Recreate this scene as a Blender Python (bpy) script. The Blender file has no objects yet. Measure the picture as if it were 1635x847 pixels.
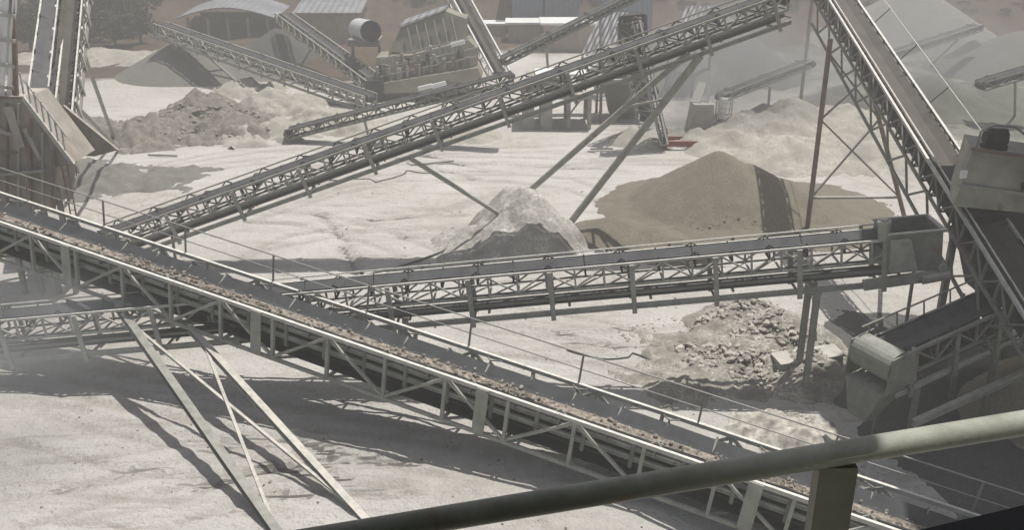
import bpy, math, random
import numpy as np
from mathutils import Vector, Matrix
random.seed(7)
S = bpy.context.scene
# ------------------------------------------------------------------ camera
F, CX, CY = 1500.0, 817.5, 423.5          # photograph 1635 x 847
H = 17.0
PITCH = math.atan((CY + 170) / F)
cp, sp = math.cos(PITCH), math.sin(PITCH)
cam = bpy.data.cameras.new('camera'); camo = bpy.data.objects.new('camera', cam)
S.collection.objects.link(camo); S.camera = camo
camo.location = (0, 0, H); camo.rotation_euler = (math.pi/2 - PITCH, 0, 0)
cam.sensor_width = 36; cam.lens = 36 * F / 1635.0
cam.clip_start = 0.05; cam.clip_end = 3000
# ------------------------------------------------------------------ light
SX, SY = -0.23, -0.20                     # shadow shift per metre of height
sdir = Vector((-SX, -SY, 1)).normalized()
elev = math.asin(sdir.z); azim = math.atan2(sdir.x, sdir.y)
W_ = bpy.data.worlds.new('World'); S.world = W_; W_.use_nodes = True
nt = W_.node_tree; nt.nodes.clear()
sky = nt.nodes.new('ShaderNodeTexSky'); sky.sky_type = 'NISHITA'; sky.sun_disc = False
sky.sun_elevation = elev; sky.sun_rotation = azim; sky.dust_density = 3.0
bg = nt.nodes.new('ShaderNodeBackground'); bg.inputs[1].default_value = 0.055
wo = nt.nodes.new('ShaderNodeOutputWorld')
nt.links.new(sky.outputs[0], bg.inputs[0]); nt.links.new(bg.outputs[0], wo.inputs[0])
sl = bpy.data.lights.new('sun', 'SUN'); slo = bpy.data.objects.new('sun', sl); S.collection.objects.link(slo)
sl.energy = 4.8; sl.angle = math.radians(0.5); sl.color = (1.0, 0.96, 0.895)
slo.rotation_euler = (-sdir).to_track_quat('-Z', 'Y').to_euler(); slo.location = (30, 40, 60)
S.view_settings.view_transform = 'Standard'; S.view_settings.look = 'None'
S.view_settings.exposure = 0.5; S.view_settings.gamma = 1
S.view_settings.use_curve_mapping = False
S.cycles.max_bounces = 6; S.cycles.volume_bounces = 0; S.cycles.volume_step_rate = 5

# ------------------------------------------------------------------ helpers
def ray(px, py):
    x = (px - CX) / F; y = (py - CY) / F
    return Vector((x, cp - y * sp, -(sp + y * cp)))
def atz(px, py, z=0.0):
    r = ray(px, py); return Vector((0, 0, H)) + r * ((z - H) / r.z)
def atd(px, py, d):
    return Vector((0, 0, H)) + ray(px, py) * d
def aty(px, py, Y):
    r = ray(px, py); return Vector((0, 0, H)) + r * (Y / r.y)
def proj(p):
    d = p.y * cp + (H - p.z) * sp
    return CX + F * p.x / d, CY + F * ((H - p.z) * cp - p.y * sp) / d

class MB:
    def __init__(s): s.v = []; s.f = []
    def add(s, vs, fs):
        o = len(s.v); s.v += [tuple(v) for v in vs]; s.f += [tuple(i + o for i in f) for f in fs]
    def hexa(s, c8):
        s.add(c8, [(0,3,2,1),(4,5,6,7),(0,1,5,4),(1,2,6,5),(2,3,7,6),(3,0,4,7)])
    def box(s, x0, x1, y0, y1, z0, z1):
        s.hexa([(x0,y0,z0),(x1,y0,z0),(x1,y1,z0),(x0,y1,z0),(x0,y0,z1),(x1,y0,z1),(x1,y1,z1),(x0,y1,z1)])
    def bar(s, a, b, w, h=None, up=None):
        h = h or w; a = Vector(a); b = Vector(b); d = (b - a).normalized()
        up = Vector(up) if up is not None else Vector((0, 0, 1))
        if abs(d.dot(up)) > .98: up = Vector((0, 1, 0))
        r = d.cross(up).normalized(); u = r.cross(d).normalized()
        r = r * (w / 2); u = u * (h / 2)
        s.hexa([a - r - u, a + r - u, b + r - u, b - r - u, a - r + u, a + r + u, b + r + u, b - r + u])
    def ibeam(s, a, b, w, h, t=.03, up=None):      # I section: two flanges and a web
        a = Vector(a); b = Vector(b); d = (b - a).normalized()
        up = Vector(up) if up is not None else Vector((0, 0, 1))
        if abs(d.dot(up)) > .98: up = Vector((0, 1, 0))
        r = d.cross(up).normalized(); u = r.cross(d).normalized()
        s.bar(a + u*(h/2-t/2), b + u*(h/2-t/2), w, t, u); s.bar(a - u*(h/2-t/2), b - u*(h/2-t/2), w, t, u)
        s.bar(a, b, t, h - 2*t - .001, u)
    def tube(s, a, b, r, n=10, r2=None, caps=True):
        a = Vector(a); b = Vector(b); d = (b - a).normalized(); r2 = r if r2 is None else r2
        up = Vector((0, 0, 1)) if abs(d.z) < .95 else Vector((0, 1, 0))
        x = d.cross(up).normalized(); y = x.cross(d).normalized()
        vs = []
        for p, rr in ((a, r), (b, r2)):
            for i in range(n):
                t = 2 * math.pi * i / n; vs.append(p + x * (rr * math.cos(t)) + y * (rr * math.sin(t)))
        fs = [(i, (i + 1) % n, n + (i + 1) % n, n + i) for i in range(n)]
        if caps: fs += [tuple(range(n - 1, -1, -1)), tuple(range(n, 2 * n))]
        s.add(vs, fs)
    def path(s, pts, r, n=8):
        for i in range(len(pts) - 1): s.tube(pts[i], pts[i + 1], r, n)
    def build(s, name, m, parent=None, smooth=False):
        me = bpy.data.meshes.new(name)
        off = Vector(parent.get('_loc', (0, 0, 0))) if parent is not None else Vector((0, 0, 0))
        me.from_pydata([(v[0] - off.x, v[1] - off.y, v[2] - off.z) for v in s.v], [], s.f)
        me.materials.append(m); me.update()
        if smooth: me.polygons.foreach_set('use_smooth', [True] * len(me.polygons))
        o = bpy.data.objects.new(name, me); S.collection.objects.link(o)
        if parent is not None:
            o.parent = parent; o['_loc'] = tuple(off)
        return o
def tag(o, label=None, cat=None, group=None, kind=None):
    if label: o['label'] = label
    if cat: o['category'] = cat
    if group: o['group'] = group
    if kind: o['kind'] = kind
    return o
def thing(name, label, cat, loc, group=None):
    o = bpy.data.objects.new(name, None); S.collection.objects.link(o)
    o.location = loc; o['_loc'] = tuple(loc); o.empty_display_size = .3
    return tag(o, label, cat, group)

# value noise
_rng = np.random.RandomState(3); _T = _rng.rand(256, 256)
def vn(x, y):
    x = np.asarray(x, float); y = np.asarray(y, float)
    xi = np.floor(x).astype(int); yi = np.floor(y).astype(int); fx = x - xi; fy = y - yi
    fx = fx*fx*(3-2*fx); fy = fy*fy*(3-2*fy)
    a = _T[xi & 255, yi & 255]; b = _T[(xi+1) & 255, yi & 255]; c = _T[xi & 255, (yi+1) & 255]; d = _T[(xi+1) & 255, (yi+1) & 255]
    return (a*(1-fx)+b*fx)*(1-fy)+(c*(1-fx)+d*fx)*fy - .5
def fbm(x, y, o=4, g=.5):
    s = 0; a = 1
    for i in range(o):
        s = s + a*vn(x + 17.3*i, y + 9.1*i); x = x*2.03; y = y*2.03; a *= g
    return s

# ------------------------------------------------------------------ materials
def mat(name, base, var=.12, rough=.8, scale=3.0, dust=None, dust_amt=0.0, rust=0.0, metal=0.0, bump=.0, bscale=20., stretch=(1,1,1), base2=None, fine=0.0, ribs=0.0):
    m = bpy.data.materials.new(name); m.use_nodes = True; n = m.node_tree; L = n.links
    b = n.nodes['Principled BSDF']; b.inputs['Roughness'].default_value = rough; b.inputs['Metallic'].default_value = metal
    b.inputs['Specular IOR Level'].default_value = .3
    tc = n.nodes.new('ShaderNodeTexCoord'); mp = n.nodes.new('ShaderNodeMapping'); mp.inputs['Scale'].default_value = stretch
    geo = n.nodes.new('ShaderNodeNewGeometry'); L.new(geo.outputs['Position'], mp.inputs[0])
    def noise(sc, det=5, ro=.6):
        t = n.nodes.new('ShaderNodeTexNoise'); t.inputs['Scale'].default_value = sc; t.inputs['Detail'].default_value = det
        t.inputs['Roughness'].default_value = ro; L.new(mp.outputs[0], t.inputs[0]); return t
    def mix(fac, a, c):
        x = n.nodes.new('ShaderNodeMix'); x.data_type = 'RGBA'
        for s_, v in ((x.inputs[0], fac), (x.inputs[6], a), (x.inputs[7], c)):
            if hasattr(v, 'links'): L.new(v, s_)
            elif isinstance(v, (int, float)): s_.default_value = v
            else: s_.default_value = (*v, 1)
        return x.outputs[2]
    def ramp(src, lo, hi):
        r = n.nodes.new('ShaderNodeMapRange'); r.inputs[1].default_value = lo; r.inputs[2].default_value = hi; r.clamp = True
        L.new(src, r.inputs[0]); return r.outputs[0]
    dk = tuple(c*(1-var*1.6) for c in base); lt = base2 or tuple(min(1, c*(1+var)) for c in base)
    col = mix(ramp(noise(scale).outputs[0], .32, .68), dk, lt)
    if fine: col = mix(ramp(noise(scale*9, 3).outputs[0], .35, .65), col, tuple(c*(1-fine) for c in base))
    if rust: col = mix(ramp(noise(scale*.8, 7, .7).outputs[0], .64-rust*.2, .70), col, (.19, .10, .06))
    if dust is not None:
        sx = n.nodes.new('ShaderNodeSeparateXYZ'); L.new(geo.outputs['Normal'], sx.inputs[0])
        up = ramp(sx.outputs[2], .1, .8)
        mu = n.nodes.new('ShaderNodeMath'); mu.operation = 'MULTIPLY'; L.new(up, mu.inputs[0])
        L.new(ramp(noise(scale*1.7, 6).outputs[0], .2, .6), mu.inputs[1])
        m2 = n.nodes.new('ShaderNodeMath'); m2.operation = 'MULTIPLY'; L.new(mu.outputs[0], m2.inputs[0]); m2.inputs[1].default_value = dust_amt
        col = mix(m2.outputs[0], col, dust)
    if ribs:
        wv = n.nodes.new('ShaderNodeTexWave'); wv.bands_direction = 'X'; wv.inputs['Scale'].default_value = ribs; wv.inputs['Distortion'].default_value = .15; L.new(geo.outputs['Position'], wv.inputs[0])
        bq = n.nodes.new('ShaderNodeBump'); bq.inputs['Strength'].default_value = 1; bq.inputs['Distance'].default_value = .12; L.new(wv.outputs['Fac'], bq.inputs['Height']); L.new(bq.outputs[0], b.inputs['Normal'])
        col = mix(ramp(noise(.9, 8, .75).outputs[0], .5, .75), col, tuple(c*.62 for c in base))
    L.new(col, b.inputs['Base Color'])
    if bump:
        bp = n.nodes.new('ShaderNodeBump'); bp.inputs['Strength'].default_value = bump; bp.inputs['Distance'].default_value = .05
        L.new(noise(bscale, 6, .7).outputs[0], bp.inputs['Height']); L.new(bp.outputs[0], b.inputs['Normal'])
    return m
DUST = (.56, .53, .48)
M = {}
M['steel'] = mat('dusty_painted_steel', (.31,.32,.285), .18, .6, 2.2, DUST, .9, .12, bump=.15, bscale=30)
M['steel_light'] = mat('pale_painted_steel', (.42,.42,.38), .15, .5, 2.5, (.74,.72,.67), .9, .05)
M['steel_dark'] = mat('grey_green_steel', (.18,.19,.165), .2, .6, 2.0, (.38,.375,.34), .6, .15, bump=.15)
M['rail'] = mat('galvanised_rail', (.22,.22,.21), .15, .5, 2.5, (.4,.39,.36), .6)
M['rusty'] = mat('rusty_steel', (.21,.155,.125), .25, .8, 2.5, DUST, .3, .4)
M['belt'] = mat('black_rubber_belt', (.045,.047,.052), .2, .75, 1.2, (.20,.19,.18), .35)
M['belt_dusty'] = mat('dusty_rubber_belt', (.055,.06,.07), .2, .8, .9, (.17,.17,.165), .5)
M['hopper_paint'] = mat('dusty_beige_green_paint', (.33,.33,.27), .2, .7, 1.4, DUST, .7, .15, bump=.15)
M['belt_slate'] = mat('slate_rubber_belt', (.022,.025,.03), .2, .7, 1.2, (.09,.095,.10), .35)
M['belt_brown'] = mat('brown_dusted_belt', (.085,.08,.07), .2, .9, 1.0, (.13,.12,.105), .5)
M['black'] = mat('black_iron', (.03,.03,.032), .2, .6, 3)
M['rock'] = mat('crushed_limestone', (.15,.13,.11), .35, .9, 6, base2=(.38,.335,.285))
M['rubble'] = mat('broken_limestone', (.40,.37,.32), .35, .95, 3, base2=(.62,.59,.53), bump=.5, bscale=12)
M['pile_tan'] = mat('tan_gravel', (.22,.198,.155), .12, .95, 1.0, bump=.9, bscale=18, fine=.35)
M['pile_grey'] = mat('grey_gravel', (.215,.21,.19), .10, .95, 1.0, bump=.9, bscale=12, fine=.3)
M['pile_dark'] = mat('dark_gravel_and_shade', (.11,.11,.105), .12, .95, 1.0, bump=.8, bscale=12, fine=.3)
M['pile_pale'] = mat('pale_quarry_fill', (.43,.41,.36), .2, .95, .5, bump=1.0, bscale=5, fine=.25)
M['concrete'] = mat('dusty_concrete', (.36,.35,.32), .15, .9, 1.5, DUST, .7, bump=.3)
M['plant'] = mat('weathered_plant_cladding', (.16,.155,.115), .2, .8, .5, (.42,.40,.34), .5, .2, bump=.2)
M['bin'] = mat('rust_streaked_bin', (.30,.27,.23), .3, .85, 1.2, DUST, .6, .35, bump=.3, stretch=(1,1,.35))
M['roof_grey'] = mat('grey_sheet_roof', (.27,.28,.30), .15, .6, .3, ribs=.4)
M['blue'] = mat('blue_grey_cladding', (.25,.31,.41), .08, .7, .3, ribs=.5)
M['cream'] = mat('cream_render_wall', (.36,.31,.265), .15, .9, .5, ribs=.35)
M['white'] = mat('white_sheet_roof', (.78,.79,.78), .05, .6, .5)
M['tank'] = mat('pale_tank_steel', (.55,.57,.60), .1, .5, 1)
M['red'] = mat('faded_red_paint', (.22,.06,.05), .2, .8, 2, DUST, .35)
M['leaf'] = mat('dark_scrub_leaves', (.045,.05,.032), .4, .9, 3, base2=(.09,.085,.06))
M['shrubm'] = mat('dry_scrub_leaves', (.06,.055,.04), .4, .9, 3, base2=(.10,.085,.06))
M['bark'] = mat('bark', (.10,.08,.06), .2, .9, 4)
M['handrail'] = mat('dusty_olive_handrail', (.20,.21,.165), .2, .42, 6, (.42,.43,.385), .7, .30, bump=.12, bscale=90, fine=.12)
M['handpost'] = mat('olive_handrail_post', (.20,.20,.15), .15, .5, 5, None, 0, .05, bump=.1, bscale=60)
M['skinm'] = M['cream']

# ------------------------------------------------------------------ ground sheet
def spaced(lo, hi, dense_lo, dense_hi, st, grow=1.08):
    a = list(np.arange(dense_lo, dense_hi, st)); s = st; x = a[-1]
    while x < hi: s *= grow; x += s; a.append(x)
    s = st; x = dense_lo
    while x > lo: s *= grow; x -= s; a.insert(0, x)
    return np.array(a)
def seg_dist(x, y, pts):
    best = np.full(x.shape, 1e9); arc = np.zeros(x.shape); s0 = 0.
    for (ax, ay), (bx, by) in zip(pts[:-1], pts[1:]):
        dx, dy = bx-ax, by-ay; ln = math.hypot(dx, dy); t = np.clip(((x-ax)*dx+(y-ay)*dy)/(ln*ln), 0, 1)
        d = np.hypot(x-ax-t*dx, y-ay-t*dy); arc = np.where(d < best, s0+t*ln, arc); best = np.minimum(best, d); s0 += ln
    return best, arc
RUTS = []
def rut(pxs, wid=.22, dep=.07, gauge=0):
    P = [atz(a, b) for a, b in pxs]
    P = [(p.x, p.y) for p in P]; RUTS.append((P, wid, dep))
    if gauge: RUTS.append(([(x+gauge*.3, y+gauge) for x, y in P], wid, dep))
rut([(450,318),(500,304),(560,296),(640,290),(760,286)], .3, .07, 2.0)
rut([(400,352),(470,332),(530,312),(620,296)], .3, .07, 1.8)
rut([(500,338),(535,365),(560,400),(570,440)], .3, .09, 0)
rut([(540,395),(556,420),(562,450)], .35, .10, 0)
rut([(470,270),(640,262),(820,262),(980,270)], .3, .07, 2.0)
rut([(480,250),(700,246),(900,240)], .3, .06, 1.6)
rut([(120,300),(260,280),(420,262)], .3, .06, 1.8)
rut([(640,380),(700,378),(760,368),(800,352)], .4, .10, 1.2)
rut([(600,350),(700,340),(780,318)], .4, .08, 1.0)
rut([(900,268),(1010,262),(1110,262)], .4, .10, .9)
rut([(880,556),(1000,550),(1110,545)], .25, .06, 1.3)
rut([(0,700),(160,742),(320,770),(480,800)], .2, .05, 1.6)
rut([(60,640),(260,690),(420,720),(700,760)], .2, .04, 1.6)
rut([(420,740),(520,770),(640,780)], .2, .04, 1.4)
rut([(150,190),(240,205),(330,190)], .3, .05, 2)
rut([(150,110),(250,100),(330,120)], .4, .05, 2)
rut([(0,612),(150,640),(300,672),(450,702),(640,742)], .2, .05, 1.9)
rut([(-40,800),(80,790),(240,762),(400,752),(560,762)], .2, .05, 1.9)
rut([(20,847),(180,800),(330,770),(470,740)], .2, .05, 1.9)
rut([(250,847),(340,812),(470,790),(600,790)], .2, .05, 1.8)
rut([(330,440),(420,400),(560,372),(720,362)], .28, .06, 2.0)
rut([(330,350),(480,360),(600,392),(690,430)], .28, .06, 2.0)
rut([(620,250),(760,285),(900,300),(980,330)], .28, .06, 2.0)
rut([(700,560),(850,575),(980,590),(1090,600)], .22, .06, 1.9)
rut([(720,510),(860,530),(1000,560)], .22, .05, 1.9)
rut([(1330,240),(1400,260),(1450,300)], .28, .06, 2.0)
rut([(140,300),(250,268),(420,240),(560,234)], .3, .06, 2.0)
def ground_h(x, y):
    x = np.asarray(x, float); y = np.asarray(y, float)
    global RUTM, TD_, TS_
    RUTM = np.zeros(x.shape); TD_ = np.full(x.shape, 9.); TS_ = np.zeros(x.shape)
    h = .10*fbm(x*.12, y*.12, 3) + .035*fbm(x*.55+5, y*.8, 3)
    # worked, wheel-marked dust: small ridges that follow the traffic
    tr = fbm(x*.5+y*.1, y*2.6, 3)
    h = h + .035*tr*np.clip(1.4-abs(y-45)/40, .2, 1)
    near = np.clip((36-y)/6, 0, 1)*np.clip((12-x)/6, 0, 1)
    lump = np.maximum(fbm(x*2.2, y*2.2, 3), 0)
    h = h + .08*near*lump + .045*near*vn(x*3.2, y*3.2)*(vn(x*.3, y*.3)+.6)
    for P, w, d in RUTS:
        q, ar = seg_dist(x + .25*vn(x*.4, y*.4), y + .2*vn(x*.7+3, y*.7), P)
        TS_ = np.where(q < TD_, ar, TS_); TD_ = np.minimum(TD_, q)
        RUTM = np.maximum(RUTM, np.exp(-(q/w)**2)*(.65+.9*vn(x*1.7, y*1.7)))
        h = h - .9*d*np.exp(-(q/w)**2) + d*.35*np.exp(-((q-w*1.9)/(w*.7))**2)
    # pit under the tail of the near conveyor
    h = h - 1.5*np.clip((x-3)/5, 0, 1)*np.clip((24.5-y)/3, 0, 1)
    # rough ground in the far right of the yard
    h = h + .5*np.clip((x-14)/10, 0, 1)*np.clip((y-52)/10, 0, 1)*(fbm(x*.35, y*.35, 4)+.3)
    # the hill behind the yard
    r = np.clip(y-118-6*vn(x*.02, .5)-.05*x, 0, None)
    h = h + .30*r*np.clip(r/25, 0, 1) + 1.2*fbm(x*.08, y*.08, 4)*np.clip(r/15, 0, 1)
    h = h + .6*(fbm(x*.25, y*.25, 3)+.25)*np.clip((y-98)/8, 0, 1)*np.clip((-x-8)/10, 0, 1)
    return h
xs = spaced(-700, 700, -30, 26, .2, 1.07); ys = spaced(-60, 800, 17, 58, .14, 1.022)
X, Y = np.meshgrid(xs, ys); Z = ground_h(X, Y); GZ = Z.copy(); GR = RUTM.copy(); GD = TD_.copy(); GS = TS_.copy()
nx, ny = len(xs), len(ys)
me = bpy.data.meshes.new('ground')
v = np.stack([X.ravel(), Y.ravel(), Z.ravel()], 1)
i = np.arange((ny-1)*(nx-1)); r_, c_ = i//(nx-1), i % (nx-1); a0 = r_*nx+c_
quads = np.stack([a0, a0+1, a0+nx+1, a0+nx], 1)
me.vertices.add(len(v)); me.vertices.foreach_set('co', v.ravel())
me.loops.add(quads.size); me.loops.foreach_set('vertex_index', quads.ravel().astype(np.int32))
me.polygons.add(len(quads)); me.polygons.foreach_set('loop_start', (np.arange(len(quads))*4).astype(np.int32))
me.polygons.foreach_set('loop_total', np.full(len(quads), 4, np.int32))
me.update(calc_edges=True); me.polygons.foreach_set('use_smooth', [True]*len(quads))
# ground material: limestone dust, brown scrub soil on the hill
gm = bpy.data.materials.new('limestone_dust_ground'); gm.use_nodes = True
n = gm.node_tree; L = n.links; b = n.nodes['Principled BSDF']; b.inputs['Roughness'].default_value = .95; b.inputs['Specular IOR Level'].default_value = .15
geo = n.nodes.new('ShaderNodeNewGeometry')
def gmap(sc):
    mp = n.nodes.new('ShaderNodeMapping'); mp.inputs['Scale'].default_value = sc; L.new(geo.outputs['Position'], mp.inputs[0]); return mp.outputs[0]
def gnoise(vec, sc, det=6, ro=.6, dist=0):
    t = n.nodes.new('ShaderNodeTexNoise'); t.inputs['Scale'].default_value = sc; t.inputs['Detail'].default_value = det
    t.inputs['Roughness'].default_value = ro; t.inputs['Distortion'].default_value = dist; L.new(vec, t.inputs[0]); return t.outputs[0]
def gramp(src, lo, hi):
    r = n.nodes.new('ShaderNodeMapRange'); r.inputs[1].default_value = lo; r.inputs[2].default_value = hi; L.new(src, r.inputs[0]); return r.outputs[0]
def gmix(fac, a, c):
    x = n.nodes.new('ShaderNodeMix'); x.data_type = 'RGBA'
    for s_, v_ in ((x.inputs[0], fac), (x.inputs[6], a), (x.inputs[7], c)):
        if hasattr(v_, 'links'): L.new(v_, s_)
        elif isinstance(v_, (int, float)): s_.default_value = v_
        else: s_.default_value = (*v_, 1)
    return x.outputs[2]
iso = gmap((1,1,1)); streak = gmap((.25,1.6,1))
col = gmix(gramp(gnoise(iso, .12), .35, .65), (.555,.54,.51), (.68,.665,.635))
col = gmix(gramp(gnoise(streak, .8, 7, .65, .6), .50, .75), col, (.43,.405,.37))
col = gmix(gramp(gnoise(iso, .5, 8, .7), .55, .72), col, (.70,.68,.645))
col = gmix(gramp(gnoise(iso, 5, 5, .7), .56, .7), col, (.42,.39,.35))
col = gmix(gramp(gnoise(iso, 7, 4, .7), .60, .72), col, (.42,.39,.35))
dg = n.nodes.new('ShaderNodeMapping'); dg.inputs['Scale'].default_value = (.35, 2.2, 1); dg.inputs['Rotation'].default_value = (0, 0, .45); L.new(geo.outputs['Position'], dg.inputs[0])
dk_ = n.nodes.new('ShaderNodeMath'); dk_.operation = 'MULTIPLY'; L.new(gramp(gnoise(dg.outputs[0], 1.1, 6, .7, .8), .55, .66), dk_.inputs[0]); L.new(gramp(gnoise(iso, .16, 3, .6), .48, .6), dk_.inputs[1])
col = gmix(dk_.outputs[0], col, (.36,.32,.28))
col = gmix(gramp(gnoise(iso, .07, 3, .5), .5, .62), col, gmix(gramp(gnoise(iso, 1.4, 7, .75), .4, .6), (.46,.435,.40), (.60,.575,.535)))
ra = n.nodes.new('ShaderNodeAttribute'); ra.attribute_name = 'rut'
rm = n.nodes.new('ShaderNodeMath'); rm.operation = 'MULTIPLY'; rm.use_clamp = True; L.new(ra.outputs['Fac'], rm.inputs[0]); rm.inputs[1].default_value = .40
col = gmix(rm.outputs[0], col, (.30,.27,.235))
def gm_(op, a, c_=None):
    x = n.nodes.new('ShaderNodeMath'); x.operation = op
    for s_, v_ in ((x.inputs[0], a), (x.inputs[1], c_)):
        if v_ is None: continue
        if hasattr(v_, 'links'): L.new(v_, s_)
        else: s_.default_value = v_
    return x.outputs[0]
td = n.nodes.new('ShaderNodeAttribute'); td.attribute_name = 'track_dist'; ts = n.nodes.new('ShaderNodeAttribute'); ts.attribute_name = 'track_arc'
tread = gm_('FRACT', gm_('MULTIPLY', gm_('ADD', ts.outputs['Fac'], gm_('MULTIPLY', td.outputs['Fac'], .7)), 3.0))
tread = gramp(tread, .42, .55)
tmask = gm_('MULTIPLY', gramp(td.outputs['Fac'], .24, .16), gramp(gnoise(iso, .55, 3), .36, .5))
tread = gm_('MULTIPLY', tread, tmask)
col = gmix(gm_('MULTIPLY', tread, .14), col, (.30,.275,.24))
sx = n.nodes.new('ShaderNodeSeparateXYZ'); L.new(geo.outputs['Position'], sx.inputs[0])
m_a = n.nodes.new('ShaderNodeMath'); m_a.operation = 'MULTIPLY'; L.new(gramp(sx.outputs[0], 21, 30), m_a.inputs[0]); L.new(gramp(sx.outputs[1], 55, 68), m_a.inputs[1])
col = gmix(m_a.outputs[0], col, gmix(gramp(gnoise(iso, .3, 7, .7), .4, .6), (.17,.175,.145), (.33,.33,.29)))
my = n.nodes.new('ShaderNodeMath'); my.operation = 'ADD'; L.new(sx.outputs[1], my.inputs[0])
mz = n.nodes.new('ShaderNodeMath'); mz.operation = 'MULTIPLY'; L.new(gnoise(iso, .06, 4), mz.inputs[0]); mz.inputs[1].default_value = 30
L.new(mz.outputs[0], my.inputs[1])
hill = gmix(gramp(gnoise(iso, .25, 8, .7), .35, .65), (.085,.062,.046), (.15,.108,.08))
hill = gmix(gramp(gnoise(iso, 1.2, 5, .7), .58, .68), hill, (.07,.06,.045))
col = gmix(gramp(my.outputs[0], 124, 129), col, hill)
# scrubby brown verge at the back left of the yard
mv = n.nodes.new('ShaderNodeMath'); mv.operation = 'MULTIPLY'
L.new(gramp(my.outputs[0], 105, 109), mv.inputs[0]); L.new(gramp(sx.outputs[0], -8, -14), mv.inputs[1])
col = gmix(mv.outputs[0], col, hill)
L.new(col, b.inputs['Base Color'])
bp = n.nodes.new('ShaderNodeBump'); bp.inputs['Strength'].default_value = 1.0; bp.inputs['Distance'].default_value = .22
hb_ = n.nodes.new('ShaderNodeMath'); hb_.operation = 'MULTIPLY_ADD'; L.new(gnoise(iso, 9.0, 4, .7), hb_.inputs[0]); hb_.inputs[1].default_value = .45; L.new(gnoise(iso, 2.2, 8, .75), hb_.inputs[2])
L.new(gm_('SUBTRACT', hb_.outputs[0], gm_('MULTIPLY', tread, .10)), bp.inputs['Height']); L.new(bp.outputs[0], b.inputs['Normal'])
me.materials.append(gm)
at_ = me.attributes.new('rut', 'FLOAT', 'POINT'); at_.data.foreach_set('value', GR.ravel().astype(np.float32))
for nm_, ar_ in (('track_dist', GD), ('track_arc', GS)):
    at_ = me.attributes.new(nm_, 'FLOAT', 'POINT'); at_.data.foreach_set('value', ar_.ravel().astype(np.float32))
go = bpy.data.objects.new('ground', me); S.collection.objects.link(go); go['kind'] = 'structure'
def gh(x, y):
    i = int(np.clip(np.searchsorted(xs, x)-1, 0, nx-2)); j = int(np.clip(np.searchsorted(ys, y)-1, 0, ny-2))
    fx = (x-xs[i])/(xs[i+1]-xs[i]); fy = (y-ys[j])/(ys[j+1]-ys[j])
    return float((GZ[j, i]*(1-fx)+GZ[j, i+1]*fx)*(1-fy)+(GZ[j+1, i]*(1-fx)+GZ[j+1, i+1]*fx)*fy)

# ------------------------------------------------------------------ stockpiles
def pile(name, label, peaks, m, rough=.06, lump=0.0, seed=0, group='stockpiles in the yard', step=.22, cat='stockpile', skew=1.0, terr=0, rnd_=.06):
    """peaks: (x, y, height, radius, sharp)"""
    x0 = min(p[0]-p[3] for p in peaks)-1; x1 = max(p[0]+p[3] for p in peaks)+1
    y0 = min(p[1]-p[3] for p in peaks)-1; y1 = max(p[1]+p[3] for p in peaks)+1
    gx = np.arange(x0, x1, step); gy = np.arange(y0, y1, step); A, B = np.meshgrid(gx, gy)
    Z = np.full(A.shape, -9.)
    for (x, y, h, r, *_) in peaks:
        an = np.arctan2(B-y, A-x); d = np.hypot(A-x, B-y)
        rr = r*(1+.16*vn(np.cos(an)*1.3+seed, np.sin(an)*1.3+seed))
        z = h*(1-(np.sqrt(d*d+(rnd_*r)**2)-(rnd_*r if rnd_ > .1 else 0))/rr)
        rill = vn(an*7+seed*3, d*.25)*.5+vn(an*17+seed, d*.5)*.3
        z = z+rough*rill*np.clip(d/r*2, 0, 1)*1.6
        foot = np.exp(-np.clip(d-rr*.62, 0, None)/(r*.35))*h*.08*(d > rr*.6)
        Z = np.maximum(Z, np.where(z > -.4, z+foot*0, -9))
    if lump: Z = Z+lump*fbm(A*.9+seed, B*.9, 4)+lump*.5*np.abs(fbm(A*2.2+seed, B*2.2, 3))
    Z = Z+rough*.5*fbm(A*3+seed, B*3, 2)
    if terr: Z = Z+terr*(np.round(Z/terr)-Z/terr)*.5
    G = ground_h(A, B)
    zz = Z+G*np.clip(1-Z/1.5, 0, 1)
    keep = Z > -.35
    idx = -np.ones(A.shape, int); vs = []
    kk = keep.copy()
    kk[:-1] |= keep[1:]; kk[1:] |= keep[:-1]; kk[:, :-1] |= keep[:, 1:]; kk[:, 1:] |= keep[:, :-1]
    zz = np.maximum(zz, G-.5)
    idx[kk] = np.arange(kk.sum()); vs = np.stack([A[kk], B[kk], zz[kk]], 1)
    c = idx[:-1, :-1]; d_ = idx[:-1, 1:]; e = idx[1:, 1:]; f = idx[1:, :-1]
    ok = (c >= 0) & (d_ >= 0) & (e >= 0) & (f >= 0)
    mb = MB(); mb.v = [tuple(q) for q in vs]; mb.f = [tuple(int(k) for k in q) for q in np.stack([c[ok], d_[ok], e[ok], f[ok]], 1)]
    o = mb.build(name, m, None, True); return tag(o, label, cat, group)
def solve(ax, ay, by, slope=.63):
    """centre, height, radius of a cone whose apex is seen at (ax, ay) and whose near foot is seen at row by"""
    lo, hi = .2, 12.
    for _ in range(40):
        h = (lo+hi)/2; c = atz(ax, ay, h); q = proj(Vector((c.x, c.y-h/slope, 0)))
        if q[1] < by: lo = h
        else: hi = h
    return (c.x, c.y, h, h/slope)
p = solve(1150, 236, 384)
pile('gravel_pile', 'large tan gravel cone in the middle of the yard behind the level conveyor',
     [p, (p[0]+1.6, p[1]-.3, p[2]*.80, p[3]*.95), (p[0]+3.4, p[1]-.6, p[2]*.58, p[3]*.85), (p[0]+5.4, p[1]-.6, p[2]*.36, p[3]*.68), (p[0], p[1], p[2]*.34, p[3]*1.22), (p[0]+3.5, p[1]-.5, p[2]*.28, p[3]*1.2)], M['pile_tan'], .07, .05, 1, step=.16)
q = atz(985, 350, .9)
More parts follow.
